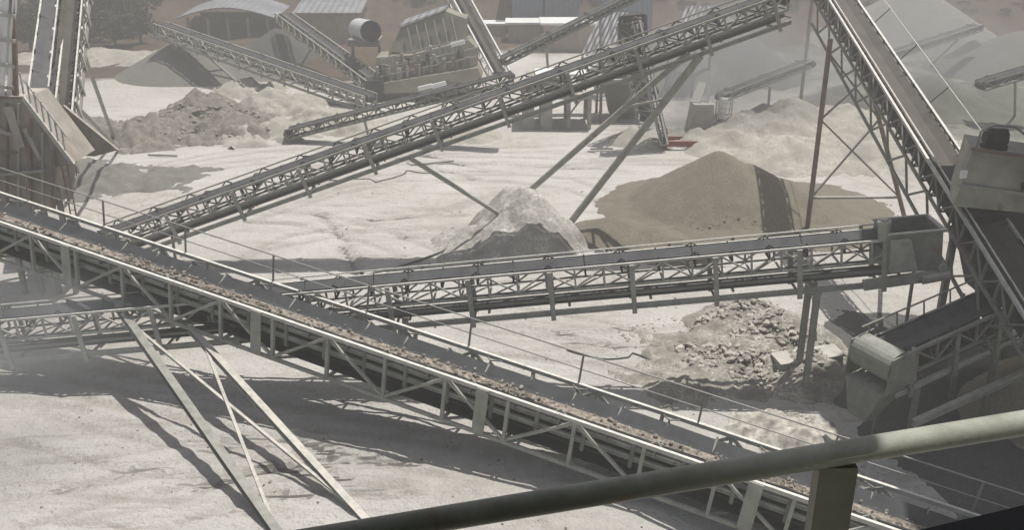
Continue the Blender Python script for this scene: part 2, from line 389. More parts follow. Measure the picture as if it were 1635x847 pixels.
pile('gravel_pile', 'low tan gravel mound between the white earth block and the large tan cone',
     [(q.x, q.y, 1.0, 2.6), (q.x+1.8, q.y-1.2, .9, 2.4), (q.x+2.8, q.y-2.6, .8, 2.2)], M['pile_tan'], .05, .1, 2, step=.16)
p = solve(300, 60, 136, .6); p = (p[0], p[1], p[2]*1.16, p[3]*1.2)
pile('gravel_pile', 'grey gravel cone under the raised end of the far left stacker', [p, (p[0]+3.5, p[1]+1, p[2]*.75, p[3]*.9)], M['pile_grey'], .05, .04, 3)
p = solve(440, 42, 102, .68)
pile('gravel_pile', 'dark grey gravel cone below the second stacker beside the long grey roof', [p], M['pile_dark'], .05, .03, 4)
# rocky heap left
q = atz(320, 148, 2.2); q2 = atz(235, 185, 1.6); q3 = atz(380, 180, 1.4)
pile('rock_heap', 'rough grey brown heap of broken rock beside the left tower legs',
     [(q.x, q.y, 2.3, 4.6), (q2.x, q2.y, 1.5, 4.2), (q3.x, q3.y, 1.7, 4.2), (q.x-8, q.y-4, 1.0, 2.8)], mat('grey_brown_broken_rock', (.26,.24,.205), .3, .95, 2.5, bump=1, bscale=9, base2=(.38,.355,.31), fine=.4), .1, .8, 5, step=.18, cat='rock heap')
hs = [(430,140,1.8,3.6),(478,150,1.3,3),(520,170,1.2,2.8),(400,125,1.2,3),(440,190,1.0,3),(560,190,.8,2.4),(395,205,.7,2.5)]
P = []
for a, b_, h, r in hs:
    c = atz(a, b_, h); P.append((c.x, c.y, h, r))
pile('earth_mound', 'pale lumpy earth mounds between the brown rock heap and the long conveyor', P, M['pile_pale'], .1, .7, 6, step=.2, cat='mound')
q = atz(200, 85, 1)
pile('earth_mound', 'low pale earth bank at the back edge of the yard behind the left tower', [(q.x-4, q.y+2, 1.3, 5), (q.x+3, q.y+1, 1.1, 4), (q.x+7, q.y, .8, 2.5), (q.x-10, q.y+3, 1., 4)], M['pile_pale'], .1, .4, 7, cat='mound')
q = atz(160, 275, .6)
pile('rock_heap', 'low spread of grey rock waste at the foot of the left tower', [(q.x, q.y, .7, 3.6), (q.x+3.5, q.y+.4, .55, 2.6), (q.x-3, q.y+1.5, 1.4, 3)], M['pile_grey'], .1, .5, 8, step=.2, cat='rock heap')
# white earth block with the conveyor legs
q = atz(835, 340, 1.7); 
pile('earth_mound', 'white crusted earth block holding the feet of the long conveyor', [(q.x-.1, q.y+.4, 2.9, 2.2), (q.x+.9, q.y-.2, 2.5, 1.9), (q.x-.8, q.y-.6, 1.8, 2.0), (q.x-.8, q.y+1.5, 2.5, 1.8), (q.x+.4,q.y-.9,2.1,1.8), (q.x-1.7,q.y-.4,.9,2.2)],
     mat('white_crusted_earth', (.42,.40,.36), .3, .95, .8, bump=1, bscale=6, base2=(.66,.65,.61), fine=.3), .008, .42, 9, step=.09, cat='mound', rnd_=.40)
# far right piles
p = solve(1465, -30, 95, .62)
pile('gravel_pile', 'huge pale grey cone rising out of the top right of the view', [p], mat('pale_grey_gravel', (.25,.25,.225), .1, .95, .8, bump=.6, bscale=10), .05, .03, 10, step=.4)
p = solve(1556, 60, 122, .85)
pile('gravel_pile', 'dark grey cone below the thin far right stacker', [p], M['pile_dark'], .05, .03, 11)
p = solve(1500, 116, 205, .5)
pile('gravel_pile', 'broad grey green mound beyond the steep conveyor', [p, (p[0]+5, p[1]+1, p[2]*.85, p[3]), (p[0]+9.5, p[1]-1, p[2]*.8, p[3])], mat('grey_green_gravel', (.19,.195,.16), .15, .95, .8, bump=.8, bscale=8, fine=.2), .2, .25, 12, step=.3)
p = solve(1630, 45, 140, .5)
pile('gravel_pile', 'wide grey cone cut by the right edge of the view', [p, (p[0]+8, p[1]+2, p[2], p[3])], M['pile_grey'], .1, .08, 13, step=.35)
p = solve(1345, 133, 192, .55)
pile('gravel_pile', 'smooth grey mound behind the tall trestle', [p, (p[0]+4, p[1], p[2]*.8, p[3])], M['pile_grey'], .05, .05, 14, step=.3)
q = atz(1330, 215, 1.5); 
pile('earth_mound', 'pale tracked earth bank behind the tall trestle below the grey mound', [(q.x-3, q.y, 1.4, 5), (q.x+2, q.y+1, 1.6, 5.5), (q.x+7, q.y-1, 1.3, 5)], M['pile_pale'], .1, .5, 15, step=.25, cat='mound')
q = atz(1200, 180, 2)
pile('earth_mound', 'pale hill of rough earth right of the small feeder box', [(q.x, q.y, 2.2, 6), (q.x+3.5, q.y+2, 2.5, 6), (q.x+8, q.y+3, 2.0, 6)], M['pile_pale'], .1, .6, 16, step=.25, cat='mound')
q = atz(1222, 228, .6)
pile('gravel_pile', 'small dark heap behind the large tan cone', [(q.x, q.y, 1.0, 1.7)], M['pile_dark'], .05, .1, 17)
q = atz(1180, 190, 4.5); q=Vector((q.x+1, 92, 0))
pile('gravel_pile', 'tall hazy grey pile under the head of the long conveyor', [(q.x, q.y, 5.5, 8.5), (q.x+6, q.y+3, 6.5, 9)], M['pile_grey'], .1, .1, 18, step=.35)
q = atz(690, 225, .3)
pile('earth_mound', 'low pale heap under the concrete platform', [(atz(745,205,.6).x, atz(745,205,.6).y, .9, 2.4)], M['pile_pale'], .1, .3, 19, cat='mound')
q = atz(1010, 205, .8)
pile('earth_mound', 'small white heap at the foot of the twin steep conveyors', [(q.x, q.y-1, 1.1, 2.0), (q.x+1, q.y-2, .8, 1.6)], M['pile_pale'], .1, .4, 20, cat='mound')
# rubble bank right of centre
q = atz(1190, 535, 1.2)
RB = [(q.x, q.y, 1.1, 2.9), (q.x+1.6, q.y+1.2, 1.7, 3.2), (q.x-1.5, q.y-.6, .5, 2.8), (q.x+2.2, q.y-1.2, 1.2, 2.2), (q.x+.9, q.y+2.8, 1.6, 2.6)]
pile('rubble_bank', 'bank of broken white rubble beside the square column', RB, mat('dirty_rubble_earth', (.36,.33,.28), .35, .95, 1.2, bump=1, bscale=8, base2=(.60,.57,.52), fine=.4), .08, .35, 21, step=.1, cat='rubble')
# brown pile lower right
q = atz(1610, 610, 1.0)
pile('gravel_pile', 'brown gravel pile standing in the shade at the lower right', [(q.x-.1, q.y-.6, 2.0, 2.6), (q.x+1.4, q.y-.2, 2.6, 3.2), (q.x+.6,q.y-2.4,1.2,2.4)], mat('brown_gravel', (.36,.325,.25), .15, .95, 1.2, bump=.9, bscale=16, fine=.3), .08, .12, 22, step=.12)
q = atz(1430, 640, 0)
pile('gravel_pile', 'dark grey heap added to deepen the shade under the short lower right conveyor', [(q.x+.6, q.y+.5, 1.5, 3.0), (q.x+1.5, q.y-3, .5, 3.4), (q.x+3.2, q.y+.2, 1.3, 3.6), (q.x+2.2, q.y+4, .5, 4.0), (q.x+.4, q.y+3.8, .5, 3.0), (q.x+3.2,q.y-5,.4,3.4)], M['pile_dark'], .03, .12, 31, step=.14)  # dark colour laid over the shaded ground, painting the shade deeper
q = atz(1300, 690, .8)
pile('rubble_bank', 'small ridge of white rubble below the square column', [(q.x-.2, q.y, .8, 1.4), (q.x-.8, q.y+1.4, .55, 1.3), (q.x+.1, q.y-1.3, .6, 1.2)], M['rubble'], .1, .5, 23, step=.09, cat='rubble')

def rockmesh(mb, c, s, rnd):
    vs = []
    for a in ((1,0,0),(-1,0,0),(0,1,0),(0,-1,0),(0,0,1),(0,0,-1),(.6,.6,.5),(-.6,.6,.5),(.6,-.6,.5),(-.6,-.6,.5)):
        k = s*(.65+.6*rnd.random()); vs.append((a[0]*k, a[1]*k*.9, a[2]*k*.75))
    f = [(4,6,7),(4,7,9),(4,9,8),(4,8,6),(0,6,8),(2,7,6),(1,9,7),(3,8,9),(0,2,6),(2,1,7),(1,3,9),(3,0,8),(5,2,0),(5,1,2),(5,3,1),(5,0,3)]
    an = rnd.random()*6.3; ca, sa = math.cos(an), math.sin(an)
    mb.add([(c[0]+x*ca-y*sa, c[1]+x*sa+y*ca, c[2]+z) for x, y, z in vs], f)
rnd = random.Random(5)
def scatter(label, m, cx, cy, rx, ry, nrock, smin, smax, zf):
    mb = MB()
    for _ in range(nrock):
        a = rnd.random()*6.283; r = math.sqrt(rnd.random()); x = cx+rx*r*math.cos(a); y = cy+ry*r*math.sin(a)
        s = smin+(smax-smin)*rnd.random()**3; rockmesh(mb, (x, y, zf(x, y)+s*.1), s, rnd)
    o = mb.build('loose_rock', m); tag(o, label, 'rocks', None, 'stuff')
def cones(peaks):
    def z(x, y): return max([gh(x, y)]+[h*(1-math.hypot(x-a, y-b)/r) for a, b, h, r in peaks])
    return z
q = atz(835, 340, 1.7)
MK = [(q.x-.1, q.y+.4, 2.5, 2.2), (q.x+.9, q.y-.2, 2.1, 1.9), (q.x-.8, q.y-.6, 1.5, 2.0), (q.x-.8, q.y+1.5, 2.1, 1.8), (q.x+.4, q.y-.9, 1.8, 1.8)]
scatter('loose whitish lumps caked on and around the white earth block', M['rubble'], q.x, q.y-.3, 3.0, 3.0, 520, .03, .2, cones(MK))
p = solve(1150, 236, 384)
scatter('coarse pebbles rolled to the foot of the large tan cone', mat('tan_pebble', (.24,.215,.17), .3, .95, 3, base2=(.36,.33,.27)), p[0]+2, p[1]-1, 8.5, 6.5, 1500, .02, .10, cones([(p[0], p[1], p[2]*.93, p[3]), (p[0]+3.4, p[1]-.6, p[2]*.5, p[3]*.85)]))
scatter('coarse stones spread loosely round the edge of the rubble bank', M['rubble'], atz(1170, 560, 0).x, atz(1170, 560, 0).y, 5, 3.6, 700, .015, .11, cones([]))
q = atz(1190, 535, 1.2)
scatter('loose broken limestone blocks strewn over the rubble bank', M['rubble'], q.x+.7, q.y+.6, 3.2, 3.2, 2600, .02, .20, cones(RB))
q = atz(1290, 690, .4)
scatter('loose white rubble strewn under the square column', M['rubble'], q.x-.1, q.y, 1.2, 2.2, 300, .04, .22, cones([]))
q = atz(320, 190, 1)
scatter('loose stones strewn over the brown rock heap', mat('heap_stone', (.25,.23,.2), .3, .95, 2, base2=(.42,.39,.345)), q.x-1, q.y+1, 8, 4.5, 1400, .05, .26, cones([(atz(320,148,2.2).x, atz(320,148,2.2).y, 2.3, 4.6), (atz(235,185,1.6).x, atz(235,185,1.6).y, 1.5, 4.2), (atz(380,180,1.4).x, atz(380,180,1.4).y, 1.7, 4.2)]))
scatter('small stones and clods lying on the pale yard floor', M['rock'], -2, 27, 16, 6, 420, .012, .06, cones([]))
scatter('small stones scattered over the open middle of the yard', M['rock'], 0, 45, 22, 12, 260, .02, .09, cones([]))

# ------------------------------------------------------------------ conveyors
def frame(p0, p1):
    p0 = Vector(p0); p1 = Vector(p1); u = (p1-p0).normalized()
    w = Vector((u.y, -u.x, 0)).normalized()
    if w.y > 0 or (abs(w.y) < .2 and w.x > 0): w = -w            # w points at the camera side
    n_ = u.cross(w)
    if n_.z < 0: n_ = -n_
    return p0, p1, u, w, n_, (p1-p0).length
def conveyor(label, p0, p1, W=1.2, D=.8, panel=1.0, style='lattice', bw=.9, belt='belt_dusty', top='steel_light', web='steel', chord=.09, strut=.06,
             lower=None, hang=2.9, idle=1.2, rail=None, railh=1.1, railstep=2.8, detail=True, group='belt conveyors', trough=.22, drums=True, name='belt_conveyor', boff=0.0):
    p0, p1, u, w, n_, Ln = frame(p0, p1)
    base = Vector(((p0.x+p1.x)/2, (p0.y+p1.y)/2, min(p0.z, p1.z)-D))
    t = thing(name, label, 'conveyor', base, group)
    def P(s, a, h): return p0+u*s+w*a+n_*h
    hw = W/2
    for sd in (1, -1):
        mb = MB(); mb.bar(P(0, sd*hw, 0), P(Ln, sd*hw, 0), chord, chord*1.2, n_); mb.build('top_chord', M[top], t)
        mb = MB(); mb.bar(P(0, sd*hw, -D), P(Ln, sd*hw, -D), chord*.9, chord*1.1, n_); mb.build('bottom_chord', M[web], t)
    N = max(2, int(round(Ln/panel))); st = Ln/N
    if detail and N*2 <= 96:
        for sd in (1, -1):
            for i in range(N+1):
                mb = MB(); mb.bar(P(i*st, sd*hw, -.06), P(i*st, sd*hw, -D+.05), strut, strut*1.1, w); mb.build('strut', M[web], t)
            for i in range(N):
                mb = MB(); a, b_ = (i, i+1) if i % 2 else (i+1, i)
                mb.bar(P(a*st, sd*(hw-.012), -.07), P(b_*st, sd*(hw-.012), -D+.06), strut*.85, strut*.85, w); mb.build('brace', M[web], t)
    else:
        for sd in (1, -1):
            mb = MB()
            for i in range(N+1): mb.bar(P(i*st, sd*hw, -.06), P(i*st, sd*hw, -D+.05), strut, strut, w)
            for i in range(N):
                a, b_ = (i, i+1) if i % 2 else (i+1, i)
                mb.bar(P(a*st, sd*(hw-.012), -.07), P(b_*st, sd*(hw-.012), -D+.06), strut*.85, strut*.85, w)
            mb.build('side_lattice', M[web], t)
    mb = MB()
    for i in range(N+1): mb.bar(P(i*st, hw-.04, -D-.02), P(i*st, -hw+.04, -D-.02), strut*.9, strut*.9, n_)
    for i in range(N): mb.bar(P(i*st, hw-.04, -D-.0), P(i*st+st, -hw+.04, -D-.0), strut*.7, strut*.7, n_)
    mb.build('cross_brace', M[web], t)
    # troughed carrying belt with sag between idlers, and thickness
    mb = MB(); ns = max(20, int(Ln/.4)); hb = bw/2; ft = hb*.42
    prof = [(-hb, trough), (-ft, 0), (ft, 0), (hb, trough)]
    vs = []
    for i in range(ns+1):
        s = Ln*i/ns; sag = -.012*abs(math.sin(math.pi*s/idle))
        for a, h in prof: vs.append(P(s, a+boff, h-.16+sag+.01*math.sin(s*1.7)))
        for a, h in reversed(prof): vs.append(P(s, a+boff, h-.185+sag+.01*math.sin(s*1.7)))
    fs = []
    for i in range(ns):
        for k in range(8): fs.append((i*8+k, i*8+(k+1) % 8, i*8+8+(k+1) % 8, i*8+8+k))
    mb.add(vs, fs); mb.build('belt', M[belt], t, False)
    lowz = -(lower or D)
    rz = lowz+.28 if lower else -D+.12
    mb = MB(); mb.bar(P(.1, 0, rz), P(Ln-.1, 0, rz), bw, .03, n_); mb.build('return_belt', M['belt'], t)
    # idlers
    ni = int(Ln/idle)
    for i in range(min(ni, 90)):
        s = (i+.5)*Ln/ni if ni else 0
        mb = MB()
        mb.bar(P(s, -hw, -.05), P(s, hw, -.05-.2), .05, .05, n_) if False else mb.bar(P(s, -hw+.03, -.33), P(s, hw-.03, -.33), .07, .05, n_)
        for sd in (1, -1):
            mb.bar(P(s, sd*(hw-.05), -.33), P(s, boff+sd*(hb+.03), trough-.12), .05, .05, u)
            mb.tube(P(s, boff+sd*(hb+.04), trough-.19), P(s, boff+sd*ft, -.235), .05, 8)
            if i % 2 == 0:
                mb.bar(P(s-.3, sd*(hw-.03), -.03), P(s, boff+sd*(hb+.02), trough-.06), .04, .04, n_)
                mb.bar(P(s+.3, sd*(hw-.03), -.03), P(s, boff+sd*(hb+.02), trough-.06), .04, .04, n_)
        mb.tube(P(s, -ft, -.24), P(s, ft, -.24), .05, 8)
        mb.build('idler', M['black' if style != 'near' else 'steel_dark'], t)
    if lower:
        for sd in (1, -1):
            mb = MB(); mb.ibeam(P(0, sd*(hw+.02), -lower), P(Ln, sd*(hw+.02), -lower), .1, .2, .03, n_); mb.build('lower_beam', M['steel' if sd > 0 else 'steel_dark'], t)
            mb = MB(); mb.bar(P(.2, sd*(hw-.1), -lower+.45), P(Ln-.2, sd*(hw-.1), -lower+.45), .05, .09, n_); mb.build('stringer', M['steel_dark'], t)
        k = int(Ln/hang)
        for i in range(k+1):
            s = .6+i*(Ln-1.2)/k
            for sd in (1, -1):
                mb = MB(); mb.bar(P(s, sd*(hw+.10), -.02), P(s, sd*(hw+.10), -lower-.25), .17 if style == 'lattice' else .12, .07, w)
                mb.build('hanger', M[web], t)
            mb = MB(); mb.bar(P(s+.01, hw, -lower-.14), P(s+.01, -hw, -lower-.14), .07, .08, n_); mb.build('cross_bar', M['steel_dark'], t)
            mb = MB(); mb.tube(P(s+.6, hw-.02, rz-.06), P(s+.6, -hw+.02, rz-.06), .05, 8); mb.build('return_idler', M['rusty'], t)
    if drums:
        for s in (0.0, Ln):
            mb = MB(); mb.tube(P(s, -hb-.05, -.32), P(s, hb+.05, -.32), .22, 18); mb.build('drum', M['black'], t)
    if rail:
        sd = rail; off = hw+.06
        for hh, rr in ((railh, .026), (railh*.5, .02)):
            mb = MB(); mb.tube(P(0, sd*off, hh), P(Ln, sd*off, hh), rr, 8); mb.build('handrail' if hh == railh else 'mid_rail', M['rail'], t)
        k = int(Ln/railstep)
        for i in range(k+1):
            mb = MB(); s = .2+i*(Ln-.4)/k; mb.bar(P(s, sd*off, -.1), P(s, sd*off, railh), .06, .05, w); mb.build('rail_post', M['rail'], t)
    return t, P, Ln, (u, w, n_)
def leg(t, a, b_, wd=.28, m='steel', name='leg', kind='i'):
    mb = MB()
    if kind == 'i': mb.ibeam(a, b_, wd, wd, .03)
    elif kind == 'tube': mb.tube(a, b_, wd/2, 12)
    else: mb.bar(a, b_, wd, wd*.8)
    return mb.build(name, M[m], t)
def mid(a, b_, k=.5): return Vector(a)*(1-k)+Vector(b_)*k

# C1, the near conveyor: near top chord is seen from (0,356) to (1435,851)
W1 = 2.0
a = atd(0, 356, 35.6); b_ = atd(1435, 851, 25.2)
u = (b_-a).normalized(); w = Vector((u.y, -u.x, 0)).normalized()
a = a-w*W1/2; b_ = b_-w*W1/2
p0 = a-u*5; p1 = b_+u*6
t, P1, L1, ax1 = conveyor('nearest long conveyor carrying brown rock down across the view, far side handrail', p0, p1, W=W1, D=1.62, panel=2.15, style='near', bw=1.32, boff=.20,
     belt='belt_slate', top='steel_light', chord=.11, strut=.11, idle=1.5, rail=-1, railh=1.1, railstep=3.9, trough=.21)
mb = MB()
for k, (zz, mm) in enumerate(((-.42, 'steel'), (-.78, 'steel'))):
    for sd in (1, -1):
        mb = MB(); mb.ibeam(P1(0, sd*.72, zz), P1(L1, sd*.72, zz), .10, .16, .025, ax1[2]); mb.build('stringer', M[mm], t)
mb = MB(); mb.bar(P1(0, 0, -1.02), P1(L1, 0, -1.02), 1.5, .03, ax1[2]); mb.build('lower_belt', M['black'], t)
for i in range(28):
    s = .8+i*1.55
    if s > L1: break
    mb = MB()
    for sd in (1, -1): mb.bar(P1(s, sd*.74, -.2), P1(s, sd*.74, -1.1), .12, .10, ax1[1])
    mb.bar(P1(s, -.74, -1.12), P1(s, .74, -1.12), .08, .08, ax1[2]); mb.build('bracket', M['steel_dark'], t)
for i in range(5):
    s = L1*(.19+.195*i)
    mb = MB(); mb.bar(P1(s, W1/2+.075, .04), P1(s, W1/2+.075, -1.6), .42, .03, ax1[1]); mb.build('splice_plate', M['steel'], t)
# ore on it: a thin uneven bed with loose rock on top
mb = MB(); rr = random.Random(9)
ns = int(L1/.12); vs = []; fs = []; K = 9
for i in range(ns+1):
    s = L1*i/ns; amp = .015+.05*max(0, float(vn(s*.5, 2.))+.3)
    for k in range(K):
        y = -.22+.44*k/(K-1)+.34; e = 1-((k-(K-1)/2)/((K-1)/2))**2
        vs.append(P1(s, y+.05*float(vn(s*1.5, k*.9)), -.150+max(0, abs(y-.2)-.28)*.55+amp*e+.05*e*float(vn(s*5, k*2.1))))
for i in range(ns):
    for k in range(K-1): fs.append((i*K+k, i*K+k+1, i*K+K+k+1, i*K+K+k))
mb.add(vs, fs)
s = 0
while s < L1:
    for _ in range(1+int(7*max(0, float(vn(s*.35, 2.))+.2))):
        y = rr.gauss(.32, .15)
        if abs(y-.2) > .55: continue
        rockmesh(mb, P1(s+rr.random()*.2, y, -.11+max(0, abs(y-.2)-.28)*.55+rr.random()*.05), .02+.08*rr.random()**3, rr)
    s += .10
o = mb.build('crushed_ore', M['rock']); tag(o, 'crushed brown and white rock riding on the near conveyor belt', 'ore', None, 'stuff')
# its two splayed legs with bracing
la = P1(0, W1/2, -1.55); 
def on1(px):    # point on the near bottom chord seen at column px
    lo, hi = 0., L1
    for _ in range(40):
        m_ = (lo+hi)/2
        if proj(P1(m_, W1/2, -1.66))[0] < px: lo = m_
        else: hi = m_
    return m_
s1 = on1(185); A1 = P1(s1, W1/2, -1.69); B1 = P1(on1(300), W1/2-.1, -1.69)
F1 = atd(452, 862, 26.2); F1 = atz(452, 862, .0); F2 = atz(585, 832, .0)
F1.z = gh(F1.x, F1.y)-.05; F2.z = gh(F2.x, F2.y)-.05
leg(t, A1, F1, .27, 'steel_dark', kind='i'); leg(t, B1, F2, .23, 'steel', kind='i')
leg(t, mid(A1, F1, .1), mid(B1, F2, .93), .10, 'steel', 'leg_brace', 'bar')
leg(t, mid(B1, F2, .1), mid(A1, F1, .97), .10, 'steel', 'leg_brace', 'bar')
leg(t, mid(B1, F2, .97), mid(B1, F2, .93)+Vector((-.35, -.25, -.35)), .13, 'steel', 'foot_gusset', 'bar')
s2 = on1(940); s3 = on1(1120)
for ss, fx, fy in ((s2+1.2, 980, 900),):
    fa = P1(ss-2.2, W1/2, 0); fa = Vector((fa.x, fa.y-.4, 0)); fa.z = gh(fa.x, fa.y)-.1
    leg(t, P1(ss, W1/2, -1.69), fa, .16, 'steel', kind='bar')
    fb = P1(ss-3.4, W1/2, 0); fb.z = gh(fb.x, fb.y-1)-.1; fb.y -= 1
    leg(t, P1(ss+.3, W1/2, -1.69), fb, .2, 'steel', kind='bar')

# C3, the level conveyor in the middle
W3 = 1.15
hd = atd(1440, 372, 32.6); tl = atd(-60, 520, 34.6)
dn = (hd-tl).normalized(); w = Vector((dn.y, -dn.x, 0)).normalized(); w = w if w.y < 0 else -w
hd = atd(1384, 387, 31.9)-w*W3/2; tl = atd(430, 474, 33.3)-w*W3/2
dn = (hd-tl).normalized(); tl = tl-dn*13.5
t3, P3, L3, ax3 = conveyor('level conveyor crossing the middle of the yard and ending in a steel discharge box', tl, hd+dn*1.2, W=W3, D=.78, panel=1.02, bw=.85, belt='belt_dusty', top='steel_light',
     web='steel', chord=.07, strut=.065, lower=1.6, hang=2.9, idle=1.25)
# far rail of the level conveyor
for sd in (-1,):
    mb = MB(); mb.tube(P3(0, sd*(W3/2+.12), .14), P3(L3, sd*(W3/2+.12), .14), .03, 8); mb.build('guard_rail', M['steel_light'], t3)
    for i in range(16):
        s = 1+i*(L3-2)/15; mb = MB(); mb.bar(P3(s, sd*(W3/2+.12), -.05), P3(s, sd*(W3/2+.12), .12), .12, .05, ax3[1]); mb.build('rail_bracket', M['steel_dark'], t3)
# discharge box
uu, ww, nn = ax3
def q8(P, s0, s1, a0, a1, h0, h1, s0b=None, s1b=None, a0b=None, a1b=None):
    s0b = s0 if s0b is None else s0b; s1b = s1 if s1b is None else s1b; a0b = a0 if a0b is None else a0b; a1b = a1 if a1b is None else a1b
    return [P(s0b, a0b, h0), P(s1b, a0b, h0), P(s1b, a1b, h0), P(s0b, a1b, h0), P(s0, a0, h1), P(s1, a0, h1), P(s1, a1, h1), P(s0, a1, h1)]
def openbox(P, s0, s1, a0, a1, h0, h1, th=.05, fl=.0):
    mb = MB()
    mb.hexa(q8(P, s0, s1, a0, a0+th, h0, h1)); mb.hexa(q8(P, s0, s1, a1-th, a1, h0, h1))
    mb.hexa(q8(P, s0, s0+th, a0+th, a1-th, h0, h1)); mb.hexa(q8(P, s1-th, s1, a0+th, a1-th, h0, h1)); return mb
openbox(P3, L3-.55, L3+1.25, -.72, .80, -1.15, .28).build('discharge_box', M['steel_dark'], t3)
mb = MB()
for a_, b2 in (((L3-.6, .82), (L3+1.35, .82)), ((L3-.6, -.74), (L3+1.35, -.74)), ((L3+1.3, -.74), (L3+1.3, .82))):
    mb.bar(P3(a_[0], a_[1], .30), P3(b2[0], b2[1], .30), .08, .05, nn)
mb.build('box_rim', M['steel_light'], t3)
mb = MB(); mb.hexa(q8(P3, L3-.5, L3+.15, .805, .98, -1.05, .1, L3-.5, L3+.4)); mb.build('guard_cover', M['steel'], t3)
mb = MB(); mb.tube(P3(L3-.62, .55, .02), P3(L3-.62, .55, .62), .20, 16); mb.tube(P3(L3-.62, .55, .62), P3(L3-.62, .55, .70), .23, 16); mb.tube(P3(L3-.62, .55, .70), P3(L3-.62, .55, .78), .12, 12)
mb.box(*([0]*6)) if False else None
mb.build('motor', M['steel'], t3, False)
mb = MB(); mb.bar(P3(L3-1.3, .66, -1.55), P3(L3+1.35, .66, -1.40), .22, .34, nn); mb.tube(P3(L3+1.3, .9, -1.1), P3(L3+1.3, -.6, -1.1), .17, 14); mb.tube(P3(L3+.6, .85, -1.45), P3(L3+1.5, .85, -1.35), .17, 12); mb.build('scraper_housing', M['steel'], t3)
# column under it
cl = atz(1303, 645, 0); 
def s_at(P, L, px, a=0, h=0):
    lo, hi = 0., L
    for _ in range(40):
        m_ = (lo+hi)/2
        if proj(P(m_, a, h))[0] < px: lo = m_
        else: hi = m_
    return m_
sc = s_at(P3, L3, 1306, W3/2, -1.7)
tp = P3(sc, W3/2-.05, -1.72); tp2 = P3(sc, -W3/2+.05, -1.72)
for q_ in (tp, tp2):
    mb = MB(); mb.ibeam((q_.x, q_.y, gh(q_.x, q_.y)-.1), q_, .19, .22, .03, (0, 1, 0)); mb.build('leg', M['steel'], t3)
mb = MB(); mb.bar(tp+Vector((-.0, 0, -.05)), tp2+Vector((0, 0, -.05)), .3, .1); mb.build('cross_head', M['steel'], t3)
mb = MB(); mb.bar(tp+Vector((0.16, .0, -1.9)), tp2+Vector((.16, 0, -.4)), .08); mb.build('leg_brace', M['steel'], t3)
sc2 = s_at(P3, L3, 640, W3/2, -1.7)
for q_ in (P3(sc2, W3/2-.05, -1.72), P3(sc2, -W3/2+.05, -1.72)):
    mb = MB(); mb.ibeam((q_.x, q_.y, gh(q_.x, q_.y)-.1), q_, .22, .22, .03, (0, 1, 0)); mb.build('leg', M['steel'], t3)

# C2, the long conveyor climbing to the upper right
W2 = 1.45
tl = atd(150, 378, 45.5); hd = atd(1245, -12, 44.0)
t2, P2, L2, ax2 = conveyor('long conveyor climbing from the left to the top right on splayed tube legs', tl, hd, W=W2, D=.72, panel=1.0, bw=1.0, belt='belt_dusty', top='steel', web='steel', chord=.09, strut=.075,
     lower=1.32, hang=3.2, idle=1.25)
mb = MB(); mb.tube(P2(0, -(W2/2+.1), .22), P2(L2, -(W2/2+.1), .22), .035, 8); mb.build('guard_rail', M['steel_dark'], t2)
for i in range(18):
    s = 1+i*(L2-2)/17; mb = MB(); mb.bar(P2(s-.3, -(W2/2+.1), .0), P2(s, -(W2/2+.1), .22), .06, .05, ax2[1]); mb.bar(P2(s+.3, -(W2/2+.1), .0), P2(s, -(W2/2+.1), .22), .06, .05, ax2[1]); mb.build('rail_bracket', M['black'], t2)
sA = s_at(P2, L2, 1112, W2/2, -1.4); sB = s_at(P2, L2, 655, W2/2, -1.4)
fa = atz(822, 312, .9); fb = atz(895, 362, .6); fc = atz(852, 362, .8)
for q_ in (fa, fb, fc): q_.z -= .5
leg(t2, P2(sA, -W2/2, -1.4), fa, .34, 'steel', kind='tube'); leg(t2, P2(sA+.2, W2/2, -1.4), fb, .36, 'steel', kind='tube')
leg(t2, P2(sB, W2/2, -1.4), fc, .22, 'steel', kind='tube')
leg(t2, P2(sA-2.2, 0, -1.4), mid(P2(sA, -W2/2, -1.4), fa, .35), .14, 'steel', 'leg_brace', 'tube')
leg(t2, mid(P2(sA, -W2/2, -1.4), fa, .32), mid(P2(sA+.2, W2/2, -1.4), fb, .22), .12, 'steel', 'leg_brace', 'tube')
# short tail frame of C2
for k in (1.0, 3.2):
    for sd in (1, -1):
        q_ = P2(k, sd*W2/2, -1.4); mb = MB(); mb.bar((q_.x, q_.y, gh(q_.x, q_.y)-.1), q_, .12); mb.build('tail_leg', M['steel'], t2)

# C4, the steep right conveyor with trestle
W4 = 1.42
hi_ = atd(1341, -8, 48.2); lo_ = atd(1684, 520, 27.6)
d4 = (hi_-lo_).normalized(); hi2 = hi_+d4*5; lo2 = lo_-d4*1.0
t4, P4, L4, ax4 = conveyor('steep conveyor with a bare brown belt coming down the right side of the view', lo2, hi2, W=W4, D=1.0, panel=1.05, bw=1.12, belt='belt_brown', top='steel_light', web='steel_dark',
     chord=.10, strut=.07, idle=1.1, trough=.18)
# a second thin pipe along the left chord, pull cord wires on posts
wl = 1 if ax4[1].x < 0 else -1        # side of the axis that is the left in the view
mb = MB(); mb.tube(P4(0, wl*(W4/2-.20), .10), P4(L4, wl*(W4/2-.20), .10), .035, 8); mb.build('belt_skirt_pipe', M['steel_light'], t4)
mb = MB(); mb.tube(P4(6.5, -wl*(W4/2+.85), .55), P4(L4, -wl*(W4/2+.85), .55), .02, 6); mb.build('pull_cord', M['steel_light'], t4)
for i in range(6):
    s = 7+i*4.2; mb = MB(); mb.bar(P4(s, -wl*(W4/2+.85), .55), P4(s, -wl*(W4/2), -.5), .05); mb.build('cord_post', M['steel_dark'], t4)
